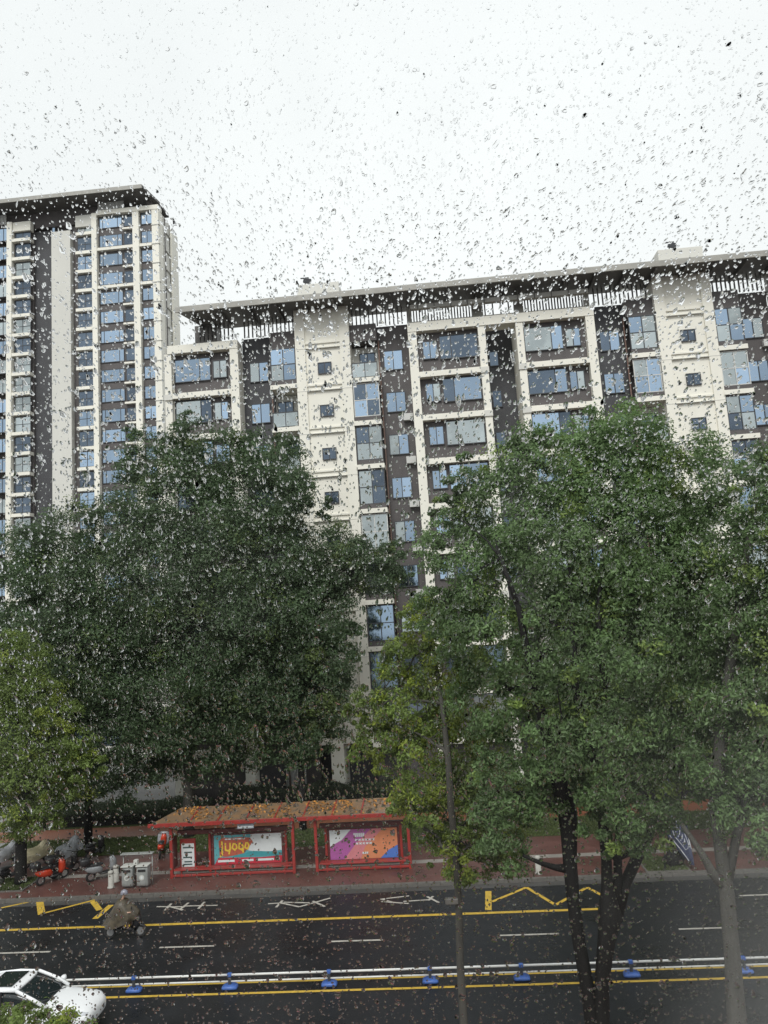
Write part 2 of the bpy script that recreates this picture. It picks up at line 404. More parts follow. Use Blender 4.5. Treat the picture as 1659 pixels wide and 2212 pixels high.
for c in (-7.09, 18.03):
    if c == -7.09: x0, x1 = XL, c-6.1; bb('frame_head', [(x0, x1, 49.96, 51.2, 31.5, 32.1)], M_WALL)
    x0, x1 = c+6.1, c+25.12-6.1
    bb('frame_head', [(x0, x1, 49.96, 51.2, 31.5, 32.15)], M_WALL)
    r0, r1 = c+11.5, c+25.12-11.5
    bb('light_well', [(r0, r1, 52.9, 53.15, 0, 33.2)], M_DARK2)
    for k in range(1, 9):
        window(r0+.35, 52.8, FZ[k]+.9, .7, 1.3, 1, 1, pm=M_PANE_DK, joined=True)
    # roof screen over the frame: bars, an open square in the middle, bars
    bars(x0+.5, c+10.6, .21); bars(c+14.55, x1-.4, .21); bars(c+11.7, c+13.6, .56)
    bb('screen_rail', [(x0+.35, x1-.3, 50.93, 51.13, 32.5, 32.6)], M_ROOFEDGE)
    for a, b in ((c+10.75, c+11.55), (c+13.75, c+14.4), (x0, x0+.35), (x1-.35, x1)): bb('screen_post', [(a, b, 50.9, 51.3, 32.15, 33.85)], M_ROOFEDGE)
    bb('gutter_beam', [(x0+.3, x1-.3, 49.6, 49.95, 33.0, 33.32)], M_ROOFEDGE)
    for i in range(11): bb('gutter_hanger', [(x0+.8+i*1.16, x0+.86+i*1.16, 49.55, 49.62, 32.95, 33.8)], M_SOFFIT)
for a, b in ((-12.9, -9.3), (-4.95, -1.25), (12.3, 15.9), (20.2, 23.8)): bars(a, b, .3, 32.6)
bars(-16.2, -13.5, .3)
boxp = bb('corner_screen', [(-16.6, -15.0, 51.0, 52.4, 32.1, 33.85)], M_SOFFIT)
# roof canopy: wide overhang, open behind so that sky shows through the screen
cv = [(-17.05, 48.4, 33.92), (XR+6, 48.4, 33.92), (XR+6, 52.0, 33.86), (-15.9, 52.0, 33.86)]
cv += [(x, y, z+.1) for x, y, z in cv]
loc(pmesh('canopy', cv, BOXF, M_SOFFIT, bld))
bb('canopy_edge', [(-17.1, XR+6, 48.3, 48.42, 33.84, 34.2)], M_ROOFEDGE)
bb('canopy_top', [(-16.9, XR+6, 48.43, 49.3, 34.05, 34.3)], M_ROOFEDGE)
for x in range(-16, 48, 2): bb('canopy_rib', [(x-.06, x+.06, 48.45, 51.9, 33.68, 33.86)], M_SOFFIT)
bb('ground_louver', [(-11.3, -9.9, 51.0, 51.1, .4, 3.0)], M_SOFFIT)
for i in range(15): bb('louver_slat', [(-11.28+i*.092, -11.24+i*.092, 50.93, 51.0, .4, 3.0)], M_WFRAME)
# lamp heads on the stair heads
for pc, x in ((-7.09, -8.1), (18.03, 17.6)):
    o = empty('floodlight', (x, 50.2, 35.5), 'small dark floodlight on a post over the %s stair head' % ('pier beside the tower' if pc < 0 else 'pier behind the leafy double-trunked tree'), 'floodlight')
    tube('post', [(0, 0, 0), (0, 0, .45)], .035, M_FRAME, o, 6)
    hd = boxes('lamp_head', [(-.28, .28, -.12, .12, .42, .78)], M_FRAME, o, .04); hd.rotation_euler = (.2, .3, 0)
    boxes('visor', [(-.3, .3, -.24, -.12, .74, .79)], M_FRAME, o)

# ------------------------------------------------------------------ tower behind, on the left
tw = empty('apartment_tower', (-54, 116, 0), 'tall pale apartment tower with dark recesses and flat overhanging roof', 'building')
def tl(o): o.location = Vector(o.location)-tw.location; return o
def tb(name, bs, m, **k): return tl(boxes(name, bs, m, tw, **k))
TB = tw.location
NF = 25; TZ = [80.4-3.28*(k+1) for k in range(NF)]     # floor levels from the top down
tb('core_wall', [(-78, -42.0, 112.6, 117.3, 0, 79.5)], M_DARK)
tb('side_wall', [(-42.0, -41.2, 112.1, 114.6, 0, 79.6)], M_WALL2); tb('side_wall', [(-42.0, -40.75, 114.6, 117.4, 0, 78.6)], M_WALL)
tb('side_joint', [(-41.2, -41.1, 112.4, 112.6, 0, 79.4), (-41.2, -41.1, 114.6, 114.8, 0, 79.4)], M_DARK)
tb('pale_panel', [(-59.5, -56.3, 110.3, 112.6, 0, 77.8)], M_WALL2)
tb('pilaster', [(-67.0, -66.15, 110, 112.6, 0, 80.2)], M_WALL)
tb('pilaster', [(-52.55, -51.7, 110, 112.6, 0, 80.2)], M_WALL)
tb('pilaster', [(-45.65, -44.6, 110, 112.6, 0, 79.7)], M_WALL)
tb('corner_pilaster', [(-42.4, -41.3, 110, 112.0, 0, 79.7)], M_WALL)
tb('frame_head', [(-51.7, -41.25, 109.95, 111.5, 79.75, 80.5)], M_WALL)
tb('recess_wall', [(-66.15, -63.1, 111.4, 112.6, 0, 79)], M_DARK)
tb('dark_recess', [(-63.1, -59.5, 111.9, 112.6, 0, 79)], M_DARK2)
tb('recess_wall', [(-56.3, -52.55, 111.4, 112.6, 0, 79)], M_DARK)
tb('window_wall', [(-51.7, -45.65, 110.8, 112.6, 0, 79.75)], M_DARK)
tb('window_wall', [(-44.6, -42.4, 110.8, 112.6, 0, 79.75)], M_DARK)
tb('attic_panel', [(-66.1, -63.1, 110.3, 111.3, 78.6, 80.2)], M_WALL)
tb('attic_panel', [(-55.4, -52.6, 110.3, 111.3, 78.2, 80.2)], M_WALL2)
def twin(X, Y, Z, w, h, c, r=1, pm=None, split=None): return window(X, Y, Z, w, h, c, r, pm=pm or pick, parent=tw, joined=True, base=TB, split=split, f=.09)
for k, z in enumerate(TZ):
    if z < 14: continue
    tb('balcony_slab', [(-66.15, -63.1, 110.1, 111.4, z-.42, z+.1)], M_WALL)
    twin(-66.0, 110.7, z+.2, 2.75, 2.5, 2, 2, pm=pickb)
    tb('balcony_slab', [(-55.4, -52.55, 110.2, 111.4, z-.42, z+.1)], M_WALL)
    twin(-55.3, 110.7, z+.2, 2.65, 2.5, 2, 2, pm=pickb)
    twin(-60.2, 111.75, z+.5, .6, 2.0, 1, pm=M_PANE)
    twin(-70.2, 111.2, z+.5, 2.9, 2.3, 3)
    dbl = k < 4
    if not dbl or k % 2 == 1:
        tb('beam', [(-51.7, -45.65, 110.15, 111.2, z-.2, z+.28)] if k < 4 else [(-47.5, -45.65, 110.15, 111.0, z-.1, z+.2)], M_WALL)
        if k < 4: tb('beam', [(-44.6, -42.4, 110.15, 111.2, z-.2, z+.28)], M_WALL)
    else:
        tb('beam', [(-47.5, -45.65, 110.3, 111.0, z-.1, z+.2)], M_WALL)
    twin(-51.55, 110.65, z+.55, 3.9, 2.1, 3, 1, split=(.16, .8))
    twin(-47.4, 110.68, z+.55, 1.6, 2.1, 1, pm=M_PANE_DK)
    twin(-44.45, 110.65, z+.55, 1.95, 2.1, 2)
    tb('string_course', [(-42.5, -41.15, 109.9, 110.4, z-.12, z+.02)], M_WALL2)
    tb('string_course', [(-41.25, -40.95, 112.6, 114.6, z-.12, z+.02)], M_WALL2)
tb('left_pilaster', [(-71.4, -70.4, 110, 112.6, 0, 80)], M_WALL)
tb('left_wall', [(-78, -71.4, 110.9, 112.6, 0, 79)], M_DARK)
# roof: deep flat overhang on a dark set-back attic
tb('attic_wall', [(-78, -48.2, 111.6, 116.5, 79.5, 82.3), (-43.9, -43, 111.6, 116.5, 79.5, 82.3)], M_DARK)
rv = [(-80, 107.6, 82.25), (-42.9, 107.6, 82.25), (-42.0, 112.6, 82.2), (-42.0, 117.0, 82.2), (-80, 117.0, 82.2)]
rv += [(x, y, z+.42) for x, y, z in rv]
tl(pmesh('roof', rv, [(4, 3, 2, 1, 0), (5, 6, 7, 8, 9)]+[(i, (i+1) % 5, (i+1) % 5+5, i+5) for i in range(5)], M_SOFFIT, tw))
tb('roof_edge', [(-80, -42.95, 107.5, 107.62, 82.1, 82.75)], M_ROOFEDGE)
tbar = box_mesh('louver_bar', [(-.07, .07, 0, .12, 0, 1.7)])
for i in range(20): shared('louver_bar', tbar, M_WFRAME, tw, Vector((-51.6+i*.22, 110.6, 80.5))-TB)
for i in range(8): shared('louver_bar', tbar, M_WFRAME, tw, Vector((-69.3+i*.25, 110.6, 80.2))-TB)
tb('podium', [(-80, -36, 104, 109.5, 0, 9)], M_WALL2)
tb('podium_glazing', [(-78, -38, 103.9, 104.0, 1, 4), (-78, -38, 103.9, 104.0, 5.2, 8)], M_PANE_DK)

# low block closing the gap between tower and apartment block
lb = empty('gatehouse_block', (-34, 70, 0), 'low pale grey service block behind the dark trees at the driveway', 'building')
boxes('wall', [(-14, 8, 0, 9, 0, 5.6)], M_WALL2, lb)
boxes('roof', [(-14.4, 8.4, -.4, 9.4, 5.6, 6.0)], M_ROOFEDGE, lb)
for i in range(6):
    w_ = shared('window', box_mesh('window', [(0, 2.4, 0, .06, 0, 2.0)]), M_FRAME, lb, (-13+i*3.5, -.05, 1.4))
    boxes('pane', [(.08, 2.32, -.01, .02, .08, 1.92)], M_PANE_DK, w_)

# ------------------------------------------------------------------ trees
M_BARK = mat('wet_bark', (.008, .0075, .007), .75, .35, 6, .6, .3, bscale=18, stretch=(1, 1, .3))
M_BARKG = mat('grey_bark', (.065, .062, .054), .8, .3, 5, .5, .3, bscale=16, stretch=(1, 1, .3))
def leafmat(name, c): return mat(name, c, .42, .3, .6, 0, .45, attr='tint', transl=.5)
M_LEAF_DK = leafmat('dark_camphor_leaves', (.092, .145, .068))
M_LEAF_MD = leafmat('green_camphor_leaves', (.15, .235, .092))
M_LEAF_LT = leafmat('young_yellow_green_leaves', (.18, .25, .064))

def leaf_mesh(name, P, N, size, tint, m, parent, aspect=.42):
    """every leaf a folded lozenge: 4 verts, 2 triangles"""
    n = len(P)
    a = np.cross(N, rng.normal(size=(n, 3))); a /= np.linalg.norm(a, axis=1)[:, None]+1e-9
    a[:, 2] -= .45; a /= np.linalg.norm(a, axis=1)[:, None]+1e-9         # tips hang a little
    b = np.cross(N, a); b /= np.linalg.norm(b, axis=1)[:, None]+1e-9
    s = size*rng.uniform(.65, 1.3, n)[:, None]; w = s*aspect*.5
    V = np.empty((n, 4, 3)); V[:, 0] = P-a*s*.5; V[:, 2] = P+a*s*.5
    up = N*s*.10
    V[:, 1] = P+b*w+up-a*s*.06; V[:, 3] = P-b*w+up-a*s*.06
    me = bpy.data.meshes.new(name); me.vertices.add(n*4); me.vertices.foreach_set('co', V.reshape(-1))
    idx = np.arange(n)[:, None]*4
    F = np.concatenate([idx+np.array([[0, 1, 2]]), idx+np.array([[0, 2, 3]])], 1).reshape(-1)
    me.loops.add(n*6); me.loops.foreach_set('vertex_index', F.astype(np.int32))
    me.polygons.add(n*2); me.polygons.foreach_set('loop_start', (np.arange(n*2)*3).astype(np.int32)); me.polygons.foreach_set('loop_total', np.full(n*2, 3, np.int32))
    me.update(); me.validate()
    at = me.color_attributes.new('tint', 'FLOAT_COLOR', 'POINT')
    C = np.ones((n, 4, 4)); C[:, :, :3] = tint[:, None, :]; at.data.foreach_set('color', C.reshape(-1).astype(np.float32))
    me.materials.append(m)
    o = bpy.data.objects.new(name, me); return link(o, parent)

def foliage(lobes, nleaf, size, m, parent, name='crown', clump=.30, gap=.35, yellow=.12, squash=(1, 1, 1), origin=(0, 0, 0), nsub=70):
    P, N, T = [], [], []
    wsum = sum(r**2 for _, r in lobes)
    for c, r in lobes:
        k = max(6, int(nsub*(r**2)/wsum*len(lobes)))
        d = rng.normal(size=(k, 3)); d /= np.linalg.norm(d, axis=1)[:, None]
        rad = r*rng.uniform(.25, 1.0, k)**.45
        cc = np.array(c)+d*rad[:, None]*np.array(squash)
        nl = int(nleaf*(r**2)/wsum/k*1.0)
        for i in range(k):
            if rng.random() < gap*.3: continue
            cr = r*clump*rng.uniform(.55, 1.3)
            q = rng.normal(size=(nl, 3)); q /= np.linalg.norm(q, axis=1)[:, None]
            rr = cr*rng.uniform(0, 1, nl)**.5
            q = q*rr[:, None]*np.array([1.1, 1.1, .75]); q[:, 2] -= .25*(q[:, 0]**2+q[:, 1]**2)/max(cr, .01)
            pts = cc[i]+q
            nn = q/(np.linalg.norm(q, axis=1)[:, None]+1e-6)*.6+d[i]*.5+np.array([0, 0, .4])+rng.normal(size=(nl, 3))*.55
            nn /= np.linalg.norm(nn, axis=1)[:, None]
            base = rng.uniform(.72, 1.25)
            t = np.full((nl, 3), base)*rng.uniform(.7, 1.35, nl)[:, None]
            if rng.random() < yellow: t = t*np.array([1.5, 1.32, .9])
            P.append(pts); N.append(nn); T.append(t)
    P = np.concatenate(P)-np.array(origin); return leaf_mesh(name, P, np.concatenate(N), size, np.concatenate(T), m, parent)

def wiggle(a, b, n=6, amp=.06, sag=0.0):
    a, b = Vector(a), Vector(b); Lg = (b-a).length; out = []
    for i in range(n+1):
        t = i/n; p = a.lerp(b, t)
        if 0 < i < n: p += Vector(rng.normal(size=3))*amp*Lg
        p.z += sag*Lg*4*t*(1-t); out.append(p)
    return out
def tree(name, label, base, trunks, lobes, nleaf, size, lm, bm=None, group=None, nlimb=14, clump=.30, gap=.35, yellow=.12, squash=(1, 1, 1), nsub=70, limb_r=.07):
    """trunks: lists of (x, y, z, r) in world metres"""
    bm = bm or M_BARK; t = empty(name, base, label, 'tree', group); o = Vector(base); gs = []
    tops = []
    for tr in trunks:
        pts = [Vector(p[:3])-o for p in tr]; gs.append(tube_geo(pts, [p[3] for p in tr], 10)); tops.append((pts[-1], tr[-1][3])); 
        for p in tr[len(tr)//2:]: tops.append((Vector(p[:3])-o, p[3]*.8))
    for i in range(nlimb):
        c, r = lobes[i % len(lobes)]
        e = Vector(c)-o+Vector(rng.normal(size=3))*r*.35
        s, sr = min(tops, key=lambda q: (q[0]-e).length+rng.uniform(0, 1.5))
        n = 7; pts = wiggle(s, e, n, .035, .06); r0 = min(sr*.8, limb_r*1.6)
        gs.append(tube_geo(pts, [r0*(1-.85*j/n) for j in range(n+1)], 6))
        for q in range(3):                     # twigs
            j = random.randint(3, n-1); e2 = pts[j]+Vector(rng.normal(size=3))*r*.5+Vector((0, 0, r*.2))
            gs.append(tube_geo(wiggle(pts[j], e2, 4, .05), [r0*.4*(1-.2*q2) for q2 in range(5)], 5))
    v, f = merge(gs); pmesh('trunk', v, f, bm, t, True)
    foliage(lobes, nleaf, size, lm, t, origin=o, clump=clump, gap=gap, yellow=yellow, squash=squash, nsub=nsub)
    return t
def LB(l, Y, k=1.0):                          # lobes from (px, py, depth offset, radius px)
    out = []
    for px, py, dy, rp in l:
        p = PY(px, py, Y+dy); d = (p-Vector((0, 0, EYE))).length
        out.append((tuple(p), rp/FPX*d*k))
    return out
def TR(l, Y):                                 # trunk from (px, py, depth offset, radius px)
    out = []
    for px, py, dy, rp in l:
        p = PY(px, py, Y+dy); out.append((p.x, p.y, p.z, rp/FPX*(Y+dy)*1.03))
    return out

# near tree with a forked double trunk
Y1 = 15.0
bx = PY(1292, 2212, Y1)
t1 = [[(bx.x+.1, Y1, 0.1, .36), (bx.x+.02, Y1, 2.2, .26)]+TR([(1282, 2212, 0, 17), (1270, 2140, 0, 14), (1250, 2030, 0, 13), (1237, 1930, 0, 13.5), (1231, 1860, 0, 14), (1229, 1800, 0, 17), (1226, 1755, 0, 20), (1190, 1620, -.5, 12), (1146, 1450, -1.1, 8.5), (1122, 1320, -1.3, 6.5), (1082, 1205, -1.2, 4)], Y1),
      TR([(1296, 2330, -.05, 22), (1300, 2212, -.08, 15), (1300, 2120, -.1, 14), (1310, 2030, -.12, 17), (1318, 1975, -.12, 24), (1312, 1920, -.14, 12), (1310, 1860, -.15, 10.5), (1296, 1700, -.4, 10), (1244, 1500, -1.1, 8), (1237, 1370, -1.2, 6), (1228, 1200, -.8, 3)], Y1),
      TR([(1324, 1985, -.1, 12), (1335, 1900, -.1, 9), (1334, 1840, -.1, 8.5), (1350, 1650, -.6, 7), (1300, 1450, -1.2, 6), (1292, 1330, -1.2, 5), (1300, 1200, -.8, 3)], Y1),
      TR([(1330, 1985, -.05, 13), (1350, 1910, -.05, 11), (1376, 1852, 0, 11), (1402, 1808, 0, 8), (1420, 1750, 0, 6), (1440, 1660, .1, 4), (1450, 1560, .2, 3)], Y1),
      TR([(1312, 1846, -.15, 8), (1340, 1850, -.1, 7), (1368, 1838, -.1, 6), (1396, 1815, 0, 6)], Y1),
      TR([(1122, 1320, -1.3, 5), (1098, 1250, -1.3, 4), (1072, 1180, -1.2, 3)], Y1),
      TR([(1222, 1876, 0, 9), (1200, 1874, 0, 6), (1172, 1866, -.1, 4.5), (1130, 1848, -.2, 3)], Y1)]
lob1 = LB([(1330, 990, 0, 120), (1200, 1010, .6, 110), (1100, 1090, .4, 120), (1000, 1200, 0, 105), (960, 1100, .2, 45), (1460, 1050, .2, 120), (1540, 1180, .3, 110), (1330, 1180, -.6, 150), (1180, 1200, -.4, 130), (1450, 1270, -.6, 140),
            (1050, 1360, -.2, 110), (960, 1330, .3, 75), (1210, 1400, -.8, 120), (1360, 1420, -.9, 140), (1500, 1430, -.2, 130), (1060, 1500, .1, 90), (1180, 1560, -.6, 100), (1320, 1600, -.8, 120), (1450, 1560, -.4, 95),
            (1100, 1680, 0, 90), (1210, 1690, -.6, 75), (1370, 1730, -.5, 95), (1080, 1800, .2, 75), (1320, 1800, -.6, 55), (1290, 930, .1, 60), (1140, 990, .5, 60), (1010, 1030, .4, 55)], Y1)
tree('camphor_tree', 'tall leafy street tree with forked black double trunk in front of the barrier', (bx.x+.15, Y1, KZ), t1, lob1, 230000, .088, M_LEAF_MD, clump=.27, gap=.3, yellow=.10, nsub=60, nlimb=20, squash=(1, .8, 1), limb_r=.05)

# near tree with a pale trunk, right
Y2 = 13.0; b2 = PY(1592, 2212, Y2)
t2 = [[(b2.x+.1, Y2, .1, .22), (b2.x+.05, Y2, 2.5, .18)]+TR([(1592, 2212, 0, 18), (1583, 2080, 0, 15), (1570, 1930, 0, 14), (1556, 1830, 0, 12), (1545, 1740, 0, 12), (1560, 1560, .2, 12), (1590, 1350, .3, 9), (1620, 1150, .3, 5)], Y2),
      TR([(1566, 1915, 0, 12), (1538, 1884, 0, 9), (1520, 1850, .05, 7), (1490, 1805, .1, 5), (1472, 1780, .2, 4)], Y2),
      TR([(1573, 1900, 0, 9), (1592, 1800, 0, 8), (1640, 1640, .2, 9), (1700, 1450, .3, 6)], Y2)]
lob2 = LB([(1640, 1060, .3, 75), (1690, 1200, .2, 110), (1600, 1340, .3, 95), (1720, 1400, 0, 120), (1620, 1500, 0, 110), (1560, 1620, .2, 90), (1680, 1640, 0, 110), (1560, 1715, .2, 52), (1620, 1740, -.1, 80), (1720, 1000, .5, 80), (1780, 1250, .5, 120), (1780, 1560, .4, 120)], Y2)
tree('street_tree', 'slim street tree with pale grey forked trunk and drooping feathery leaves', (b2.x+.1, Y2, KZ), t2, lob2, 105000, .082, M_LEAF_MD, M_BARKG, clump=.27, yellow=.1, nsub=55, nlimb=12, limb_r=.045)

# young tree with a thin trunk
Y3 = 17.0; b3 = PY(1002, 2212, Y3)
t3 = [[(b3.x+.05, Y3, .1, .13), (b3.x+.02, Y3, 1.8, .12)]+TR([(1002, 2212, 0, 8), (994, 2080, 0, 7.5), (991, 1950, 0, 7), (985, 1850, -.4, 7), (974, 1740, -.9, 7), (968, 1640, -1.0, 6.5), (955, 1520, -.5, 5), (935, 1400, .1, 4), (925, 1330, .1, 2.5)], Y3)]
lob3 = LB([(925, 1340, 0, 65), (870, 1420, .2, 60), (980, 1440, 0, 70), (800, 1530, .2, 50), (885, 1540, 0, 75), (1000, 1560, -.1, 80), (815, 1620, .1, 50), (920, 1660, -.2, 80), (1030, 1680, 0, 75), (960, 1760, -.2, 70), (1060, 1790, 0, 65), (1010, 1860, -.1, 50), (880, 1730, .1, 45), (765, 1545, .2, 28), (1085, 1860, 0, 32), (960, 1850, 0, 36)], Y3)
ty = tree('young_tree', 'young yellow-green tree with a thin straight grey trunk before the bus shelter', (b3.x+.05, Y3, KZ), t3, lob3, 75000, .088, M_LEAF_LT, M_BARKG, clump=.28, gap=.6, yellow=.3, nsub=45, nlimb=14, limb_r=.03)
pk = PY(978, 1946, Y3-.12)
boxes('tree_clamp', [(-.16, .12, -.06, .06, -.06, .06)], M_KERB, ty, .02).location = pk-Vector(ty.location)

# far side trees on the lawn: dark camphors
Y5 = 43.4
def ftree(name, label, pxb, Y, lob, nleaf, size, lm, rpx, topy, group=None, **k):
    l = LB(lob, Y); g = PY(pxb, 1800, Y); cx = sum(c[0] for c, r in l)/len(l)
    tz = PY(pxb, topy, Y).z
    tr = [[(g.x, Y, KZ, rpx), (g.x+.05, Y, tz*.2, rpx*.8), (g.x+.1, Y, tz*.45, rpx*.7), (g.x+(cx-g.x)*.3, Y+.2, tz*.7, rpx*.5), (g.x+(cx-g.x)*.6, Y+.2, tz*.95, rpx*.25)]]
    return tree(name, label, (g.x, Y, KZ), tr, l, nleaf, size, lm, k.pop('bark', None), group, **k)
ftree('dark_camphor_tree', 'tallest dark green tree behind the left end of the bus shelter', 408, Y5,
      [(400, 960, 0, 60), (330, 1000, 0, 70), (480, 1010, 0, 90), (590, 990, .5, 70), (560, 1080, -1, 110), (400, 1090, -1, 120), (280, 1010, .5, 35), (290, 1120, 0, 80), (640, 1060, 0, 55), (470, 1200, -2, 130), (340, 1240, -1.5, 120), (590, 1200, -1, 100), (420, 1350, -2, 130), (560, 1340, -1.5, 110), (300, 1370, -1, 100), (480, 1480, -1, 110), (370, 1500, -1, 110), (560, 1480, -.5, 90), (420, 1600, 0, 90), (520, 1590, 0, 80), (330, 1610, 0, 70), (280, 935, .3, 22), (400, 905, .2, 22), (690, 1090, .2, 32)],
      210000, .19, M_LEAF_DK, .34, 1150, clump=.34, gap=.2, yellow=.05, bark=M_BARKG, squash=(1, .75, 1), nsub=60, limb_r=.11)
ftree('dark_camphor_tree', 'broad dark tree filling the gap between the tall camphor and the driveway', 190, Y5-.6,
      [(60, 1190, 0, 70), (150, 1170, 0, 80), (230, 1150, 0, 60), (20, 1280, 0, 70), (120, 1290, -1, 100), (230, 1270, -.5, 90), (60, 1380, -1, 90), (180, 1400, -1, 110), (250, 1460, 0, 100), (140, 1500, -.5, 100), (250, 1590, 0, 90), (160, 1620, 0, 70), (330, 1600, 0, 80), (230, 1690, 0, 60), (120, 1690, .5, 60), (50, 1500, .5, 80), (20, 1620, .5, 70)],
      150000, .18, M_LEAF_DK, .26, 1300, clump=.36, gap=.15, yellow=.06, squash=(1, .8, 1), nsub=60, limb_r=.1)
ftree('dark_camphor_tree', 'dark tree standing against the cream pier behind the bus shelter', 655, Y5+.3,
      [(720, 1210, 0, 80), (800, 1220, .3, 70), (840, 1195, .3, 34), (640, 1270, -.5, 80), (690, 1330, -1, 85), (640, 1400, -.5, 85), (710, 1420, -1, 60), (680, 1490, -.5, 80), (600, 1530, 0, 80), (690, 1560, 0, 60), (640, 1590, 0, 60), (870, 1240, .3, 24), (760, 1370, 0, 30)],
      110000, .18, M_LEAF_DK, .22, 1300, clump=.34, gap=.3, yellow=.1, squash=(1, .8, 1), nsub=50, limb_r=.09)
# kerbside tree over the scooters
p4 = G(45, 1917)
l4 = LB([(30, 1440, 0, 70), (-30, 1500, 0, 80), (70, 1510, 0, 70), (120, 1560, 0, 50), (20, 1600, -.5, 80), (100, 1620, -.3, 60), (170, 1600, 0, 40), (60, 1690, -.5, 70), (140, 1680, -.2, 55), (190, 1660, 0, 32), (-30, 1650, 0, 70), (90, 1750, -.3, 45), (30, 1760, -.2, 50), (15, 1385, 0, 30)], 36.6)
tree('kerbside_tree', 'bright green tree with black trunk at the kerb beside the parked scooters', (p4.x, 36.6, KZ),
     [[(p4.x, 36.6, KZ, .3)]+TR([(45, 1890, 0, 12), (46, 1800, 0, 11), (44, 1720, 0, 10), (40, 1600, 0, 7), (38, 1500, 0, 4)], 36.6)], l4, 80000, .15, M_LEAF_LT, yellow=.12, clump=.28, nsub=50, limb_r=.08)
# far kerb trees on the right
p6 = G(1460, 1889)
l6 = LB([(1420, 1500, 0, 90), (1500, 1480, 0, 90), (1370, 1580, 0, 80), (1470, 1570, .3, 85), (1560, 1590, .3, 85), (1540, 1680, .4, 60), (1600, 1660, .3, 70)], 35.6)
tree('kerbside_tree', 'far kerb tree in a grass pit beside the navy banner', (p6.x, 35.6, KZ),
     [[(p6.x, 35.6, KZ, .42)]+TR([(1460, 1850, 0, 17), (1456, 1750, 0, 14), (1455, 1650, 0, 12), (1455, 1550, 0, 8)], 35.6)], l6, 60000, .17, M_LEAF_MD, yellow=.08, clump=.28, nsub=50, limb_r=.08)
for i, (px, Yb, lab) in enumerate(((1290, 45.0, 'dark tree on the lawn behind the double-trunked street tree'), (1640, 44.0, 'dark tree on the lawn in front of the block beyond the banner'))):
    ftree('lawn_tree', lab, px, Yb, [(px-40, 1330, 0, 90), (px+50, 1340, 0, 90), (px-80, 1440, 0, 90), (px+20, 1450, -.5, 110), (px+100, 1450, 0, 80), (px-30, 1560, 0, 100), (px+70, 1570, 0, 90)],
          70000, .19, M_LEAF_DK if i else M_LEAF_MD, .25, 1400, clump=.28, nsub=50, squash=(1, .8, 1), limb_r=.09)
# tree top poking up at lower left
l7 = LB([(20, 2245, 0, 60), (110, 2262, 0, 60), (-60, 2240, 0, 60), (60, 2320, 0, 90), (180, 2290, 0, 50)], 15.0)
g7 = l7[3][0]
tree('small_street_tree', 'leafy green treetop rising in front of the white car', (g7[0], 15.0, KZ), [[(g7[0], 15, KZ, .12), (g7[0], 15, 2.0, .1), (g7[0], 15.0, g7[2], .05)]], l7, 26000, .085, M_LEAF_LT, yellow=.1, clump=.3, nsub=45, limb_r=.03)

# hedges, lawn tufts, plants
M_HEDGE = leafmat('hedge_leaves', (.06, .082, .042)); M_HEDGE2 = leafmat('low_hedge_leaves', (.06, .105, .035))
def hedge(x0, x1, y0, y1, h, n, size, m, label, wob=.12):
    t = empty('hedge', ((x0+x1)/2, (y0+y1)/2, KZ), label, 'hedge')
    P = np.empty((n, 3)); P[:, 0] = rng.uniform(x0, x1, n); P[:, 1] = rng.uniform(y0, y1, n)
    hh = h*(1+wob*np.sin(P[:, 0]*1.3)+wob*.6*np.sin(P[:, 0]*3.1+P[:, 1]*4)); edge = np.minimum(P[:, 1]-y0, y1-P[:, 1])/(y1-y0)*2
    hh = hh*np.clip(.6+edge*2.2, 0, 1)
    P[:, 2] = KZ+hh*rng.uniform(.15, 1, n)**.4
    N = rng.normal(size=(n, 3))*.6+np.array([0, -.25, .8]); N /= np.linalg.norm(N, axis=1)[:, None]
    T = np.ones((n, 3))*rng.uniform(.7, 1.35, n)[:, None]
    leaf_mesh('foliage', P-np.array(t.location), N, size, T, m, t)
    mid = (x0+x1)/2; c = boxes('twig_core', [(x0-mid+.1, x1-mid-.1, (y0-y1)/2+.1, (y1-y0)/2-.1, 0, h*.62)], M_BARK, t)
    return t
hedge(-15, 3, 47.6, 49.6, 1.35, 42000, .12, M_HEDGE, 'tall grey-green hedge along the foot of the apartment block')
hedge(-15.5, 5, 46.35, 47.2, .5, 22000, .10, M_HEDGE2, 'low bright green hedge strip beyond the terracotta footpath')
hedge(3.5, 30, 46.5, 49.5, 1.1, 40000, .13, M_HEDGE2, 'wide shrub bed behind the navy banner and right-hand trees')
hedge(-26, -15.6, 46.6, 49.5, .9, 20000, .13, M_HEDGE, 'shadowed shrub bed under the dark trees by the driveway')
def grass(name, label, x0, x1, y0, y1, n, z=KZ, h=.09):
    P = np.empty((n, 3)); P[:, 0] = rng.uniform(x0, x1, n); P[:, 1] = rng.uniform(y0, y1, n); P[:, 2] = z+h*.4
    N = rng.normal(size=(n, 3)); N[:, 2] *= .3; N /= np.linalg.norm(N, axis=1)[:, None]
    o = leaf_mesh(name, P, N, h, np.ones((n, 3))*rng.uniform(.6, 1.3, n)[:, None], mat('grass_blades', (.085, .115, .035), .6, .25, .8, attr='tint', transl=.25), None, .3)
    return tag(o, label, 'grass', kind='stuff')
grass('lawn_grass', 'short rain-soaked lawn between pavement and footpath', -26.4, 26, 40.6, 43.9, 60000, h=.12)
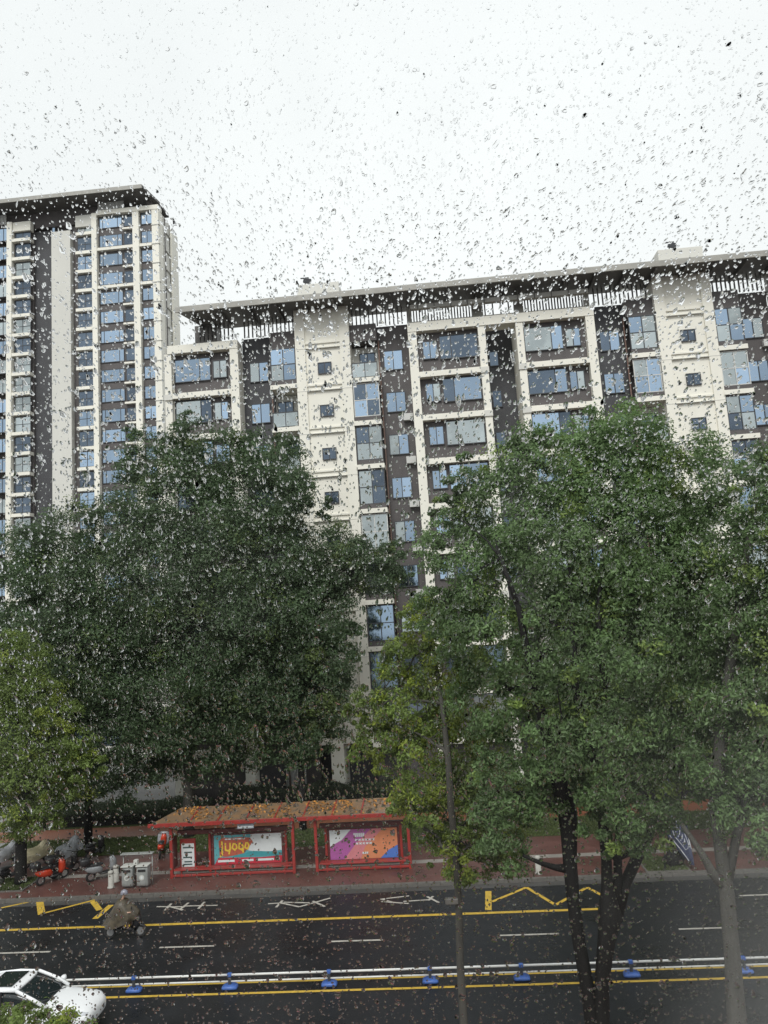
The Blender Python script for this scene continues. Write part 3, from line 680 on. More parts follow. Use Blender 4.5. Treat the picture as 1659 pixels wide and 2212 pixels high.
# tree pits
for (px, Yc, hw) in ((45, 36.6, 1.0), (1458, 35.7, .85)):
    c = G(px, 1905); x = c.x
    pit = S(boxes('tree_pit', [(x-hw-.1, x+hw+.1, Yc-.95, Yc-.85, KZ-.05, KZ+.05), (x-hw-.1, x+hw+.1, Yc+.85, Yc+.95, KZ-.05, KZ+.05), (x-hw-.1, x-hw, Yc-.85, Yc+.85, KZ-.05, KZ+.048), (x+hw, x+hw+.1, Yc-.85, Yc+.85, KZ-.05, KZ+.048)], M_KERB))
    sheet('pit_soil', x-hw, x+hw, Yc-.85, Yc+.85, KZ+.012, M_GRASSG, pit)
    grass('pit_grass', 'tuft of grass filling the %s tree pit' % ('left kerb' if px < 100 else 'banner'), x-hw, x+hw, Yc-.85, Yc+.85, 2600, h=.16)

# ------------------------------------------------------------------ bus shelter
M_RED = mat('red_shelter_paint', (.27, .03, .025), .35, .2, 3, .03, .5)
M_REDD = mat('dark_red_panel', (.10, .02, .02), .45, .2, 3)
M_ROOFSH = mat('leaf_littered_roof', (.15, .135, .115), .35, .3, 2.2, .3, .5, col2=(.26, .14, .06), rvar=.12)
M_STEEL = mat('wet_steel', (.5, .5, .5), .28, .1, 4, metal=.8)
M_PRINT_W = mat('poster_white', (.62, .66, .66), .35, .06, 3)
def flat(name, col, rough=.35): return mat(name, col, rough, .08, 3)
sh = empty('bus_shelter', (-8.1, 37.2, KZ), 'long red bus shelter with two lit-size posters and leaf-strewn roof', 'bus shelter')
sh['label'] = 'long red bus shelter with two wide posters and a leaf-strewn roof'
SO = Vector(sh.location)
def sb(name, bs, m, bevel=0, parent=None):
    o = boxes(name, bs, m, parent or sh, bevel)
    if parent is None: o.location = -SO
    return o
YB, YF = 37.35, 36.62
roof = pmesh('roof', [Vector(p)-SO for p in [(-14.85, 36.35, 2.62), (-2.15, 36.35, 2.62), (-2.15, 38.25, 2.92), (-13.9, 38.25, 2.92), (-14.85, 36.35, 2.68), (-2.15, 36.35, 2.68), (-2.15, 38.25, 2.98), (-13.9, 38.25, 2.98)]], BOXF, M_ROOFSH, sh)
ro = boxes('fascia', [(-14.9, -2.1, 36.29, 36.345, 2.56, 2.74)], M_RED, roof, .01); ro.location = -SO
for x in np.linspace(-12.9, -3.2, 8):
    a = pmesh('roof_seam', [Vector(p)-SO for p in [(x-.03, 36.36, 2.69), (x+.03, 36.36, 2.69), (x+.03, 38.2, 2.985), (x-.03, 38.2, 2.985), (x-.03, 36.36, 2.72), (x+.03, 36.36, 2.72), (x+.03, 38.2, 3.015), (x-.03, 38.2, 3.015)]], BOXF, M_RED, roof)
# wet leaf litter on the roof
n = 750; P = np.empty((n, 3)); P[:, 0] = rng.uniform(-14, -2.3, n); P[:, 1] = 36.45+1.7*rng.uniform(0, 1, n)**.7; P[:, 2] = 2.705+(P[:, 1]-36.35)*.158
keep = np.sin(P[:, 0]*1.9+P[:, 1]*2.2)+np.sin(P[:, 0]*4.3) > -.5; P = P[keep]
lt = leaf_mesh('leaf_litter', P-np.array(SO), np.tile([[0, -.15, 1.]], (len(P), 1))+rng.normal(size=(len(P), 3))*.12, .16, np.ones((len(P), 3))*rng.uniform(.5, 1.4, len(P))[:, None], mat('fallen_leaves', (.34, .15, .03), .5, .3, 5, attr='tint'), roof, .6); tag(lt, kind='stuff')
for x in (-13.88, -7.92, -6.82, -2.4):
    sb('post', [(x-.07, x+.07, YF-.07, YF+.07, KZ, 2.6)], M_RED, .012)
for x0, x1, px0, px1 in ((-13.81, -7.99, -12.05, -8.6), (-6.75, -2.47, -6.3, -2.98)):
    sb('header_beam', [(x0, x1, YB-.1, YB+.1, 1.92, 2.12)], M_REDD, .01)
    sb('lower_beam', [(x0, x1, YB-.08, YB+.08, .26, .42)], M_RED, .01)
    for x in (px0-.16, px1+.16): sb('frame_post', [(x-.06, x+.06, YB-.07, YB+.07, KZ, 1.92)], M_RED, .01)
    bn = sb('bench', [(x0+.05, x1-.05, YF-.1, YF+.22, .47, .53)], M_RED, .01)
    for x in np.linspace(x0+.4, x1-.4, 4):
        lg = boxes('leg', [(x-.03, x+.03, YF-.02, YF+.04, KZ, .47)], M_RED, bn)
    sb('foot_rail', [(x0, x1, YF-.05, YF+.05, KZ+.06, KZ+.16)], M_RED, .01)
    sb('poster_case', [(px0-.08, px1+.08, YB-.03, YB+.12, .38, 1.86)], M_REDD)
# poster 1: teal and white with a red emblem, yellow script and a red band
def Q(name, pts, m, par, dy, close=True):    # flat print on the poster plane (x, z)
    return pmesh(name, [Vector((x, YB-.034-dy, z)) for x, z in pts], [tuple(range(len(pts)))], m, par)
pz0, pz1 = .44, 1.80
p1 = sb('poster', [(-12.0, -8.65, YB-.034, YB-.031, pz0, pz1)], flat('poster_teal', (.10, .33, .36)))
def U(u, v, x0=-12.0, x1=-8.65): return (x0+u*(x1-x0), pz0+v*(pz1-pz0))
Q('white_field', [U(.55, 1), U(1, 1), U(1, .42), U(.72, .36), U(.5, .45)], M_PRINT_W, p1, .003)
Q('teal_wave', [U(.28, .30), U(.6, .42), U(1, .36), U(1, .24), U(.28, .24)], flat('poster_deep_teal', (.05, .27, .30)), p1, .005)
Q('red_band', [U(.0, 0), U(1, 0), U(1, .24), U(.7, .20), U(.06, .24)], flat('poster_red', (.45, .03, .05)), p1, .007)
Q('emblem', [U(.08, .30), U(.07, .8), U(.13, .93), U(.25, .90), U(.4, .92), U(.54, .88), U(.58, .74), U(.50, .52), U(.44, .36), U(.3, .30), U(.18, .26)], flat('poster_brick', (.40, .10, .06)), p1, .009)
def script(pl, w, m, par, dy, f=U):
    gs = []
    for line in pl:
        pts = [f(*q) for q in line]
        for i in range(len(pts)-1):
            a, b = Vector(pts[i]), Vector(pts[i+1]); d = (b-a); 
            if d.length < 1e-5: continue
            d.normalize(); nn = Vector((-d.y, d.x))*w/2; a2, b2 = a-d*w*.3, b+d*w*.3
            y = YB-.034-dy-.0004*len(gs)
            gs.append(([Vector((q.x, y, q.y)) for q in (a2+nn, a2-nn, b2-nn, b2+nn)], [(0, 1, 2, 3)]))
    v, fc = merge(gs); return pmesh('lettering', v, fc, m, par)
YT = flat('poster_yellow', (.68, .48, .06))
script([[(.12, .78), (.12, .35), (.09, .28)], [(.17, .72), (.17, .50), (.21, .46), (.24, .52), (.24, .72)], [(.24, .52), (.22, .36)], [(.29, .70), (.27, .56), (.31, .48), (.34, .56), (.33, .68), (.29, .70)], [(.38, .70), (.37, .54), (.41, .48), (.43, .60), (.41, .70), (.38, .70)], [(.43, .60), (.43, .40)], [(.48, .72), (.46, .56), (.50, .50), (.52, .62), (.50, .72)]], .075, YT, p1, .012)
script([[(u, .12), (u+.03, .12)] for u in (.06, .10, .14, .18, .22, .26, .42, .46, .50, .54, .64, .68, .72, .76, .80, .84)], .10, M_PRINT_W, p1, .011)
script([[(.17+.05*i, .86), (.20+.05*i, .86)] for i in range(6)], .06, M_PRINT_W, p1, .011)
# poster 2: white, magenta, orange diagonals with a blue corner
p2 = sb('poster', [(-6.28, -3.0, YB-.034, YB-.031, pz0, pz1)], flat('poster_orange', (.58, .22, .11)))
def U2(u, v): return U(u, v, -6.28, -3.0)
Q('white_corner', [U2(0, .45), U2(0, 1), U2(.32, 1), U2(.18, .66)], M_PRINT_W, p2, .003)
Q('magenta_stripe', [U2(0, 0), U2(0, .45), U2(.18, .66), U2(.32, 1), U2(.62, 1), U2(.38, .5), U2(.2, 0)], flat('poster_magenta', (.36, .10, .30)), p2, .005)
Q('pink_stripe', [U2(.2, 0), U2(.38, .5), U2(.62, 1), U2(.8, 1), U2(.52, .4), U2(.45, 0)], flat('poster_pink', (.55, .20, .22)), p2, .007)
Q('blue_corner', [U2(.74, 0), U2(1, 0), U2(1, .42), U2(.86, .26)], flat('poster_blue', (.08, .17, .48)), p2, .009)
wl = []
for r_, (v_, u0, u1, st) in enumerate(((.84, .36, .52, .028), (.78, .38, .50, .028), (.64, .38, .66, .05), (.52, .39, .62, .05), (.20, .48, .56, .03))):
    u = u0
    while u < u1:
        wl.append([(u, v_-.02), (u+st*.62, v_+.02)]); wl.append([(u+st*.1, v_+.025), (u+st*.5, v_-.03)]); u += st
script(wl, .04, M_PRINT_W, p2, .011, U2)
# small notice panel
np_ = sb('notice_panel', [(-13.7, -12.92, YB-.06, YB+.02, .32, 1.72)], M_RED, .01)
nb_ = boxes('notice_sheet', [(-13.63, -12.99, YB-.068, YB-.063, .4, 1.5)], M_PRINT_W, np_)
gi = []
for i, z in enumerate((1.28, 1.05, .82, .62, .5)):
    gi.append(([(-13.55+.06*(i % 2), YB-.07, z), (-13.1, YB-.07, z), (-13.1, YB-.07, z+.07), (-13.55+.06*(i % 2), YB-.07, z+.07)], [(0, 1, 2, 3)]))
v, f = merge(gi); pmesh('notice_print', v, f, flat('notice_ink', (.06, .09, .09)), np_)
# route sign hanging under the roof
rs = sb('route_sign', [(-10.55, -9.75, 36.42, 36.47, 2.3, 2.52)], mat('grey_sign', (.3, .32, .36), .4), .01)
boxes('sign_stripe', [(-10.5, -9.8, 36.413, 36.417, 2.36, 2.40)], M_PRINT_W, rs)
sb('side_panel', [(-13.92, -13.84, 36.75, 37.3, .5, 1.9)], M_REDD)

# ------------------------------------------------------------------ central barrier
M_RAIL = mat('white_rail_paint', (.66, .66, .64), .28, .08, 3, spec=.6)
M_BLUE = mat('blue_plastic', (.05, .12, .38), .4, .2, 4)
BX = [-11.29, -8.0, -4.65, -1.31, 1.66, 5.16, 8.68]
BX = [-21.0, -17.8, -14.55]+BX+[12.0, 15.3, 18.6, 21.9]
by = 26.08
basev, basef = loft_geo([(-.26, 0, .10, 0, .07), (-.22, 0, .17, 0, .11), (-.1, 0, .2, 0, .14), (.1, 0, .2, 0, .14), (.22, 0, .17, 0, .11), (.26, 0, .10, 0, .07)], 12, 3.2)
ordn = ['first', 'second', 'third', 'fourth', 'fifth', 'sixth', 'seventh', 'eighth', 'ninth', 'tenth', 'eleventh', 'twelfth', 'thirteenth', 'fourteenth']
bme = {}
for i in range(len(BX)-1):
    x0, x1 = BX[i], BX[i+1]
    b = empty('barrier_section', (x0, by, 0), 'low white twin-rail road barrier section on blue feet between double yellow lines', 'barrier', 'central road barrier sections')
    w = x1-x0
    tube('rail', [(0, 0, .42), (w-.02, 0, .42)], .036, M_RAIL, b, 10)
    tube('rail', [(0, 0, .22), (w-.02, 0, .22)], .027, M_RAIL, b, 10)
    if not bme:
        me = bpy.data.meshes.new('foot'); me.from_pydata(basev, [], basef); me.materials.append(M_BLUE); bme['f'] = me
        me.polygons.foreach_set('use_smooth', [True]*len(me.polygons))
        bme['p'] = box_mesh('upright', [(-.045, .045, -.045, .045, .1, .43)]); bme['p'].materials.append(M_FRAME)
        bme['c'] = box_mesh('cap', [(-.065, .065, -.065, .065, .38, .47)]); bme['c'].materials.append(M_BLUE)
    for k in ('f', 'p', 'c'): shared(bme[k].name, bme[k], None, b)

# ------------------------------------------------------------------ white car
M_CAR = mat('white_car_paint', (.78, .79, .80), .16, .02, 2, spec=.6)
M_CARGL = mat('tinted_car_glass', (.012, .018, .02), .06, .1, 2, spec=.8)
M_TYRE = mat('tyre_rubber', (.018, .018, .018), .8, .2, 8)
M_BLK = mat('black_plastic', (.02, .02, .022), .45, .2, 6)
M_LAMP = mat('lamp_lens', (.6, .62, .65), .12, .05, 4, spec=.8)
car = empty('car', (-13.72, 23.82, 0), 'white car with dark panoramic roof glass driving along the barrier', 'car')
secs = [(2.28, 0, .52, .38, .62), (2.22, 0, .68, .30, .74), (2.05, 0, .80, .24, .84), (1.7, 0, .87, .2, .92), (1.2, 0, .89, .2, .98), (.7, 0, .90, .2, 1.03), (0, 0, .91, .2, 1.0), (-.9, 0, .91, .2, 1.0), (-1.6, 0, .90, .2, 1.02), (-2.05, 0, .84, .26, .98), (-2.25, 0, .66, .38, .84)]
loft('body', secs, M_CAR, car, 22, 3.4, 1)
cab = [(.92, 0, .70, .9, 1.0), (.55, 0, .71, .9, 1.22), (.05, 0, .68, .9, 1.44), (-.6, 0, .67, .9, 1.48), (-1.3, 0, .66, .9, 1.44), (-1.75, 0, .66, .9, 1.22), (-2.05, 0, .68, .9, 1.0)]
loft('glasshouse', cab, M_CARGL, car, 22, 4.0, 1)
rf_ = [(.06, 0, .64, 1.38, 1.465), (-.1, 0, .655, 1.38, 1.495), (-.6, 0, .655, 1.39, 1.52), (-1.2, 0, .645, 1.38, 1.495), (-1.55, 0, .62, 1.34, 1.42)]
loft('roof', rf_, M_CAR, car, 18, 3.6, 1)
boxes('roof_glass', [(-1.0, -.22, -.5, .5, 1.508, 1.524)], M_CARGL, car, .01)
for s in (-1, 1):
    tube('windscreen_pillar', [(.98, s*.70, .98), (.6, s*.70, 1.2), (.02, s*.655, 1.45)], .05, M_CAR, car, 8)
    tube('rear_pillar', [(-1.5, s*.64, 1.42), (-1.95, s*.70, 1.0)], .07, M_CAR, car, 8)
    tube('side_rail', [(.03, s*.655, 1.45), (-.6, s*.665, 1.475), (-1.5, s*.64, 1.42)], .04, M_CAR, car, 8)
    boxes('centre_pillar', [(-.5, -.42, s*.69-.03, s*.69+.03, .98, 1.42)], M_BLK, car)
    loft('headlight', [(1.85, s*.66, .10, .68, .83), (2.05, s*.60, .13, .62, .79), (2.2, s*.52, .08, .60, .72)], M_LAMP, car, 10, 2.4)
    mr_ = loft('wing_mirror', [(.72, s*1.0, .05, 1.0, 1.1), (.66, s*1.02, .12, .96, 1.14), (.58, s*1.02, .11, .97, 1.13)], M_CAR, car, 10, 2.6)
    for wx in (1.42, -1.38):
        wh = pmesh('wheel', *[(lambda g: g)(tube_geo([(wx, s*.74, .32), (wx, s*.93, .32)], [.32, .32], 22))[i] for i in (0, 1)], M_TYRE, car)
        rm = pmesh('rim', *tube_geo([(wx, s*.93, .32), (wx, s*.945, .32)], [.21, .20], 16), M_STEEL, wh)
boxes('grille', [(2.2, 2.27, -.42, .42, .42, .58)], M_BLK, car, .02)
tube('wiper', [(.98, .5, 1.0), (.78, -.1, 1.12)], .012, M_BLK, car, 5)
tube('wiper', [(.98, -.05, 1.0), (.78, -.6, 1.11)], .012, M_BLK, car, 5)

# ------------------------------------------------------------------ scooters
SCM = {}
def scooter(loc, rz, body, label, extra=None, lean=.12):
    o = empty('scooter', loc, label, 'scooter', None, rz); o.rotation_euler = (lean, 0, rz)
    def sh_(name, key, geo, m, smooth=True, parent=None):
        k = (key, m.name)
        if k not in SCM:
            v, f = geo(); me = bpy.data.meshes.new(name); me.from_pydata([tuple(p) for p in v], [], f); me.materials.append(m)
            if smooth: me.polygons.foreach_set('use_smooth', [True]*len(me.polygons))
            SCM[k] = me
        return shared(name, SCM[k], None, parent or o)
    def tor(cx):
        def g():
            v, f = [], []; n, q = 20, 8
            for i in range(n):
                a = 2*math.pi*i/n
                for j in range(q):
                    b = 2*math.pi*j/q; r = .19+.055*math.cos(b)
                    v.append((cx+r*math.cos(a), .05*math.sin(b), .245+r*math.sin(a)))
            for i in range(n):
                for j in range(q): f.append((i*q+j, ((i+1) % n)*q+j, ((i+1) % n)*q+(j+1) % q, i*q+(j+1) % q))
            return v, f
        return g
    for cx, k in ((.62, 'wf'), (-.58, 'wr')):
        w = sh_('wheel', k, tor(cx), M_TYRE)
        sh_('rim', k+'r', lambda cx=cx: tube_geo([(cx, -.035, .245), (cx, .035, .245)], [.14, .14], 14), M_STEEL, False, w)
    sh_('rear_body', 'rb', lambda: loft_geo([(-.88, 0, .05, .62, .70), (-.75, 0, .13, .48, .76), (-.5, 0, .17, .36, .76), (-.2, 0, .16, .34, .72), (-.05, 0, .12, .3, .6)], 12), body)
    sh_('seat', 'st', lambda: loft_geo([(-.78, 0, .09, .76, .83), (-.55, 0, .15, .74, .86), (-.2, 0, .14, .72, .82), (.0, 0, .09, .70, .78)], 12), M_BLK)
    sh_('floorboard', 'fb', lambda: loft_geo([(-.15, 0, .14, .26, .36), (.15, 0, .16, .26, .34), (.4, 0, .13, .26, .38)], 10, 4), M_BLK)
    sh_('front_shield', 'fs', lambda: merge([tube_geo([(.40, 0, .3), (.50, 0, .55), (.47, 0, .8), (.40, 0, .98)], [.10, .17, .16, .10], 12)]), body)
    sh_('fork', 'fk', lambda: tube_geo([(.62, 0, .245), (.54, 0, .5), (.40, 0, 1.0)], [.03, .035, .03], 8), M_STEEL)
    sh_('front_mudguard', 'mg', lambda: loft_geo([(.4, 0, .05, .42, .5), (.6, 0, .075, .47, .53), (.82, 0, .05, .36, .42)], 10), body)
    hb = sh_('handlebar', 'hb', lambda: tube_geo([(.28, -.36, 1.02), (.38, -.18, 1.03), (.40, 0, 1.0), (.38, .18, 1.03), (.28, .36, 1.02)], [.016]*5, 6), M_BLK)
    for s in (-1, 1):
        sh_('mirror', 'mi%d' % s, lambda s=s: merge([tube_geo([(.36, s*.2, 1.03), (.38, s*.27, 1.2)], [.007, .007], 5), loft_geo([(.37, s*.3, .03, 1.18, 1.25), (.385, s*.3, .065, 1.16, 1.27), (.40, s*.3, .03, 1.18, 1.25)], 10)]), M_BLK, True, hb)
    sh_('headlight', 'hl', lambda: loft_geo([(.50, 0, .08, .82, .95), (.56, 0, .06, .84, .93)], 10), M_LAMP)
    if extra == 'box': sh_('top_box', 'tb', lambda: loft_geo([(-1.1, 0, .14, .86, 1.12), (-1.05, 0, .19, .82, 1.18), (-.72, 0, .19, .82, 1.18), (-.67, 0, .14, .86, 1.12)], 12, 5), M_BLK)
    if extra == 'windshield': sh_('leg_shield', 'wsd', lambda: loft_geo([(.50, 0, .2, .4, 1.0), (.56, 0, .34, .35, 1.08), (.60, 0, .3, .4, 1.0)], 14, 3), M_COVER)
    if extra in ('cover', 'cream'): sh_('rain_cover', 'cov'+extra, lambda: drape(), M_COVER if extra == 'cover' else M_CREAM)
    return o
def drape():
    v, f = [], []; n, ax = 20, 9
    prof = [(-.95, .8), (-.7, .92), (-.4, .90), (-.1, .86), (.15, .92), (.32, 1.12), (.48, 1.14), (.62, .9), (.75, .6)]
    for i, (x, z) in enumerate(prof):
        for j in range(n+1):
            a = math.pi*j/n; wob = .05*math.sin(j*2.3+i*1.7)
            hw = .30+.10*math.sin(i*.9)+wob
            v.append((x+wob*.4, -math.cos(a)*hw, .38+wob*.8+(z-.38)*math.sin(a)**.45))
    for i in range(len(prof)-1):
        for j in range(n): f.append((i*(n+1)+j, i*(n+1)+j+1, (i+1)*(n+1)+j+1, (i+1)*(n+1)+j))
    return v, f
M_COVER = mat('silver_rain_cover', (.36, .37, .39), .3, .15, 3)
M_CREAM = mat('cream_rain_cover', (.52, .46, .30), .35, .15, 3)
M_SB = mat('scooter_black', (.02, .02, .022), .25, .1, 4, spec=.6); M_SR = mat('scooter_red', (.5, .05, .02), .25, .1, 4, spec=.6)
M_SW = mat('scooter_white', (.55, .56, .57), .22, .06, 4, spec=.6); M_SS = mat('scooter_silver', (.24, .25, .26), .25, .1, 4, spec=.6)
for px, py, rz, bm_, lab, ex in (
    (12, 1868, 1.3, M_SS, 'parked scooter under a silver rain cover left of the kerbside trunk', 'cover'),
    (78, 1868, 1.2, M_SW, 'parked scooter under a cream rain cover just behind the kerbside trunk', 'cream'),
    (112, 1905, 1.0, M_SR, 'parked red and black scooter with top box near the kerb', 'box'),
    (148, 1858, 1.5, M_SW, 'parked scooter under a silver cover on the grass edge beside the black scooter', 'cover'),
    (204, 1852, 1.4, M_SB, 'parked black scooter standing on the lawn edge', None),
    (222, 1898, .75, M_SS, 'parked silver scooter between the red scooter and the twin bins', 'box'),
    (140, 1890, 1.1, M_SB, 'parked black scooter squeezed between the covered and the red scooters', 'box'),
    (20, 1905, 1.35, M_SB, 'parked black scooter with grey leg shield at the tree pit', 'windshield'),
    (348, 1848, 1.8, M_SR, 'parked red scooter with silver leg shield behind the shelter end', 'windshield')):
    g = G(px, py, KZ); scooter((g.x, g.y, KZ), rz, bm_, lab, ex)

# ------------------------------------------------------------------ rider passing by
g = G(268, 2028); rx, ry = g.x, g.y+.1
scooter((rx, ry, 0), 0.05, M_SB, 'black scooter ridden along the lane under a brown rain cape', None, 0.0)
M_CAPE = mat('brown_camouflage_cape', (.05, .042, .028), .45, .45, 5, .2, .5, col2=(.09, .07, .042), detail=3)
M_SKIN = mat('skin', (.42, .26, .19), .5, .08, 8); M_HELM = mat('grey_helmet', (.2, .2, .24), .25, .08, 4, spec=.6)
M_TROU = mat('dark_trousers', (.03, .032, .04), .8, .2, 6)
pe = empty('person', (rx-.05, ry, 0), 'rider in brown rain cape and grey helmet leaning over a scooter', 'person')
def skin_body(name, J, E, m, parent):
    me = bpy.data.meshes.new(name); me.from_pydata([j[:3] for j in J], E, []); me.materials.append(m)
    o = bpy.data.objects.new(name, me); link(o, parent)
    sk = o.modifiers.new('skin', 'SKIN'); sk.use_smooth_shade = True
    if not me.skin_vertices: bpy.context.view_layer.objects.active = o; me.skin_vertices
    lay = me.skin_vertices[0] if me.skin_vertices else None
    if lay is None: return o
    for i, j in enumerate(J): lay.data[i].radius = (j[3], j[3])
    lay.data[0].use_root = True
    ss = o.modifiers.new('sub', 'SUBSURF'); ss.levels = ss.render_levels = 1
    return o
J = [(-.25, 0, .90, .15), (-.2, 0, 1.08, .155), (-.12, 0, 1.28, .165), (-.05, 0, 1.40, .12), (-.02, 0, 1.47, .055), (.02, 0, 1.53, .06), (.05, 0, 1.64, .095), (.05, 0, 1.72, .08)]
E_ = [(i, i+1) for i in range(7)]
def chain(root, pts):
    b = len(J); J.extend(pts); E_.append((root, b)); E_.extend((b+i, b+i+1) for i in range(len(pts)-1))
for s in (-1, 1):
    chain(3, [(-.03, s*.18, 1.38, .07), (.10, s*.26, 1.16, .05), (.28, s*.30, 1.04, .04), (.36, s*.30, 1.03, .035), (.41, s*.29, 1.04, .022)])
    for k in range(4): 
        b = len(J); J.extend([(.385, s*(.25+.022*k), 1.055, .011), (.415, s*(.25+.022*k), 1.035, .010), (.40, s*(.25+.022*k), 1.005, .009)]); wi = b-1-3*k if k else b-1
        E_.extend([(wi if k == 0 else first, b), (b, b+1), (b+1, b+2)])
        if k == 0: first = wi
    b = len(J); J.extend([(.37, s*.25, 1.03, .012), (.39, s*.235, 1.0, .01)]); E_.extend([(first, b), (b, b+1)])
    chain(0, [(-.22, s*.11, .86, .10), (.16, s*.18, .80, .085), (.22, s*.19, .76, .075), (.22, s*.17, .52, .055), (.23, s*.16, .42, .045), (.30, s*.16, .385, .042), (.40, s*.17, .375, .032)])
try: skin_body('body', J, E_, M_SKIN, pe)
except Exception as ex: print('SKIN', ex)
def cape():
    v, f = [], []; n = 36
    rows = [(1.47, .10, .10, .0), (1.42, .20, .24, -.03), (1.30, .26, .32, -.04), (1.12, .36, .36, -.02), (.95, .50, .38, .02), (.78, .62, .40, .02), (.62, .68, .42, -.02), (.50, .72, .44, -.08)]
    for i, (z, rx_, ry_, cx) in enumerate(rows):
        for k in range(n):
            a = 2*math.pi*k/n; w = 1+.07*i/7*math.sin(a*7+i*.5)+.05*i/7*math.sin(a*11+1)
            zz = z+(.30*max(0, math.cos(a))*(i/7) if i > 2 else 0)+.03*i/7*math.sin(a*5+2)
            v.append((cx+rx_*math.cos(a)*w-(.0 if math.cos(a) > 0 else .06*i/7), ry_*math.sin(a)*w, zz))
    for i in range(len(rows)-1):
        for k in range(n): f.append((i*n+k, (i+1)*n+k, (i+1)*n+(k+1) % n, i*n+(k+1) % n))
    return v, f
v, f = cape(); pmesh('rain_cape', v, f, M_CAPE, pe, True)
hv, hf = [], []
for i in range(7):
    ph = i/6*math.pi*.56
    for k in range(18):
        a = 2*math.pi*k/18; hv.append((.04+.135*math.sin(ph)*math.cos(a)*1.12, .125*math.sin(ph)*math.sin(a), 1.665+.15*math.cos(ph)))
for i in range(6):
    for k in range(18): hf.append((i*18+k, (i+1)*18+k, (i+1)*18+(k+1) % 18, i*18+(k+1) % 18))
pmesh('helmet', hv, hf, M_HELM, pe, True)
loft('nose', [(.135, 0, .012, 1.58, 1.62), (.165, 0, .012, 1.57, 1.595)], M_SKIN, pe, 8)
for s in (-1, 1): loft('eye', [(.128, s*.035, .012, 1.625, 1.64), (.14, s*.035, .008, 1.627, 1.638)], M_BLK, pe, 8)
for s in (-1, 1): loft('trouser_leg', [(-.1, s*.12, .10, .76, .96), (.12, s*.17, .095, .70, .88), (.25, s*.19, .085, .66, .84)], M_TROU, pe, 12); 
for s in (-1, 1): loft('shoe', [(.2, s*.16, .04, .345, .42), (.3, s*.165, .05, .345, .43), (.42, s*.17, .04, .345, .40)], M_BLK, pe, 10)

# ------------------------------------------------------------------ twin litter bin, bollards, signs
M_BIN = mat('grey_bin_metal', (.26, .27, .26), .4, .15, 4); M_BINL = mat('pale_bin_panel', (.5, .5, .47), .4, .1, 4)
g = G(295, 1916, KZ); tbn = empty('litter_bin', (g.x, g.y, KZ), 'grey twin litter bin with round emblems and small roof beside the shelter', 'litter bin')
for s in (-1, 1):
    d = loft('drum', [(s*.36-.27, 0, .16, .1, .92), (s*.36-.24, 0, .24, .06, .96), (s*.36+.24, 0, .24, .06, .96), (s*.36+.27, 0, .16, .1, .92)], M_BIN, tbn, 16, 5)
    boxes('slot', [(s*.36-.18, s*.36+.18, -.262, -.245, .74, .84)], M_BLK, d)
    v, f = tube_geo([(s*.36, -.246, .48), (s*.36, -.258, .48)], [.12, .12], 20); pmesh('emblem', v, f, M_BINL, d)
    v, f = tube_geo([(s*.36, -.258, .48), (s*.36, -.266, .48)], [.06, .06], 16); pmesh('emblem_core', v, f, M_BIN if s < 0 else M_PRINT_W, d)
    boxes('lid', [(s*.36-.29, s*.36+.29, -.28, .28, .96, 1.0)], M_BINL, d, .01)
for x in (-.70, .70): tube('post', [(x, .2, 0), (x, .2, 1.42)], .025, M_BIN, tbn, 8)
boxes('ash_tray', [(-.09, .09, -.1, .1, 1.0, 1.22)], M_BINL, tbn, .01)
boxes('roof', [(-.78, .78, .02, .3, 1.42, 1.47)], M_BIN, tbn, .01)
M_BOL = mat('stone_bollard', (.34, .33, .30), .7, .2, 6, .15)
for px, py, lab in ((251, 1905, 'squat pale stone bollard at the kerb beside the red scooter'), (1166, 1893, 'squat pale stone bollard beside the zigzag road marking'), (240, 1918, 'squat pale stone bollard in front of the silver scooter')):
    g = G(px, py, KZ); o = empty('bollard', (g.x, max(g.y, 35.2), KZ), lab, 'bollard')
    v, f = tube_geo([(0, 0, 0), (0, 0, .06), (0, 0, .08), (0, 0, .62)], [.17, .17, .13, .12], 16); pmesh('shaft', v, f, M_BOL, o, True)
    v, f = tube_geo([(0, 0, .62), (0, 0, .66), (0, 0, .74), (0, 0, .78)], [.09, .14, .13, .05], 16); pmesh('cap', v, f, M_BOL, o, True)
g = G(8, 1800, KZ); o = empty('road_sign', (g.x, g.y, KZ), 'small blue sign on a thin post at the concrete driveway', 'sign')
tube('post', [(0, 0, 0), (0, 0, 2.2)], .04, M_STEEL, o); boxes('plate', [(-.3, .3, -.06, -.04, 1.9, 2.25)], M_BLUE, o, .01)
boxes('plate_border', [(-.26, .26, -.066, -.062, 2.18, 2.2)], M_PRINT_W, o)

# navy banner sagging from a leaning pole
M_NAVY = mat('navy_banner_cloth', (.035, .042, .085), .55, .25, 3); M_BPR = mat('banner_white_print', (.42, .43, .45), .55, .15, 5)
Yb = 34.95
b0 = PY(1437, 1885, Yb); bn_ = empty('banner', (b0.x, Yb, KZ), 'navy banner with white outline print sagging beside the far kerb tree', 'banner')
BO = Vector(bn_.location)
def ZB(x, y): return (2200+x*.3231)*.6064, (2700+y*.3231)*.6064   # zoomed crop -> picture units
def BP(x, y, dy=0.0):
    px, py = ZB(x, y); p = PY(px, py, Yb); 
    return p-BO+Vector((0, .10*math.sin(p.x*6+p.z*3)+dy, 0))
tube('pole', [(0, 0, 0), PY(1433, 1700, Yb)-BO, PY(1436, 1640, Yb)-BO], .028, M_FRAME, bn_, 6)
Lft = [(485, 230), (480, 420), (488, 610), (560, 880), (700, 1060), (800, 1170)]; Rgt = [(640, 200), (590, 420), (640, 610), (760, 720), (800, 860), (845, 1180)]
v, f = [], []; n = 8; mrows = 24
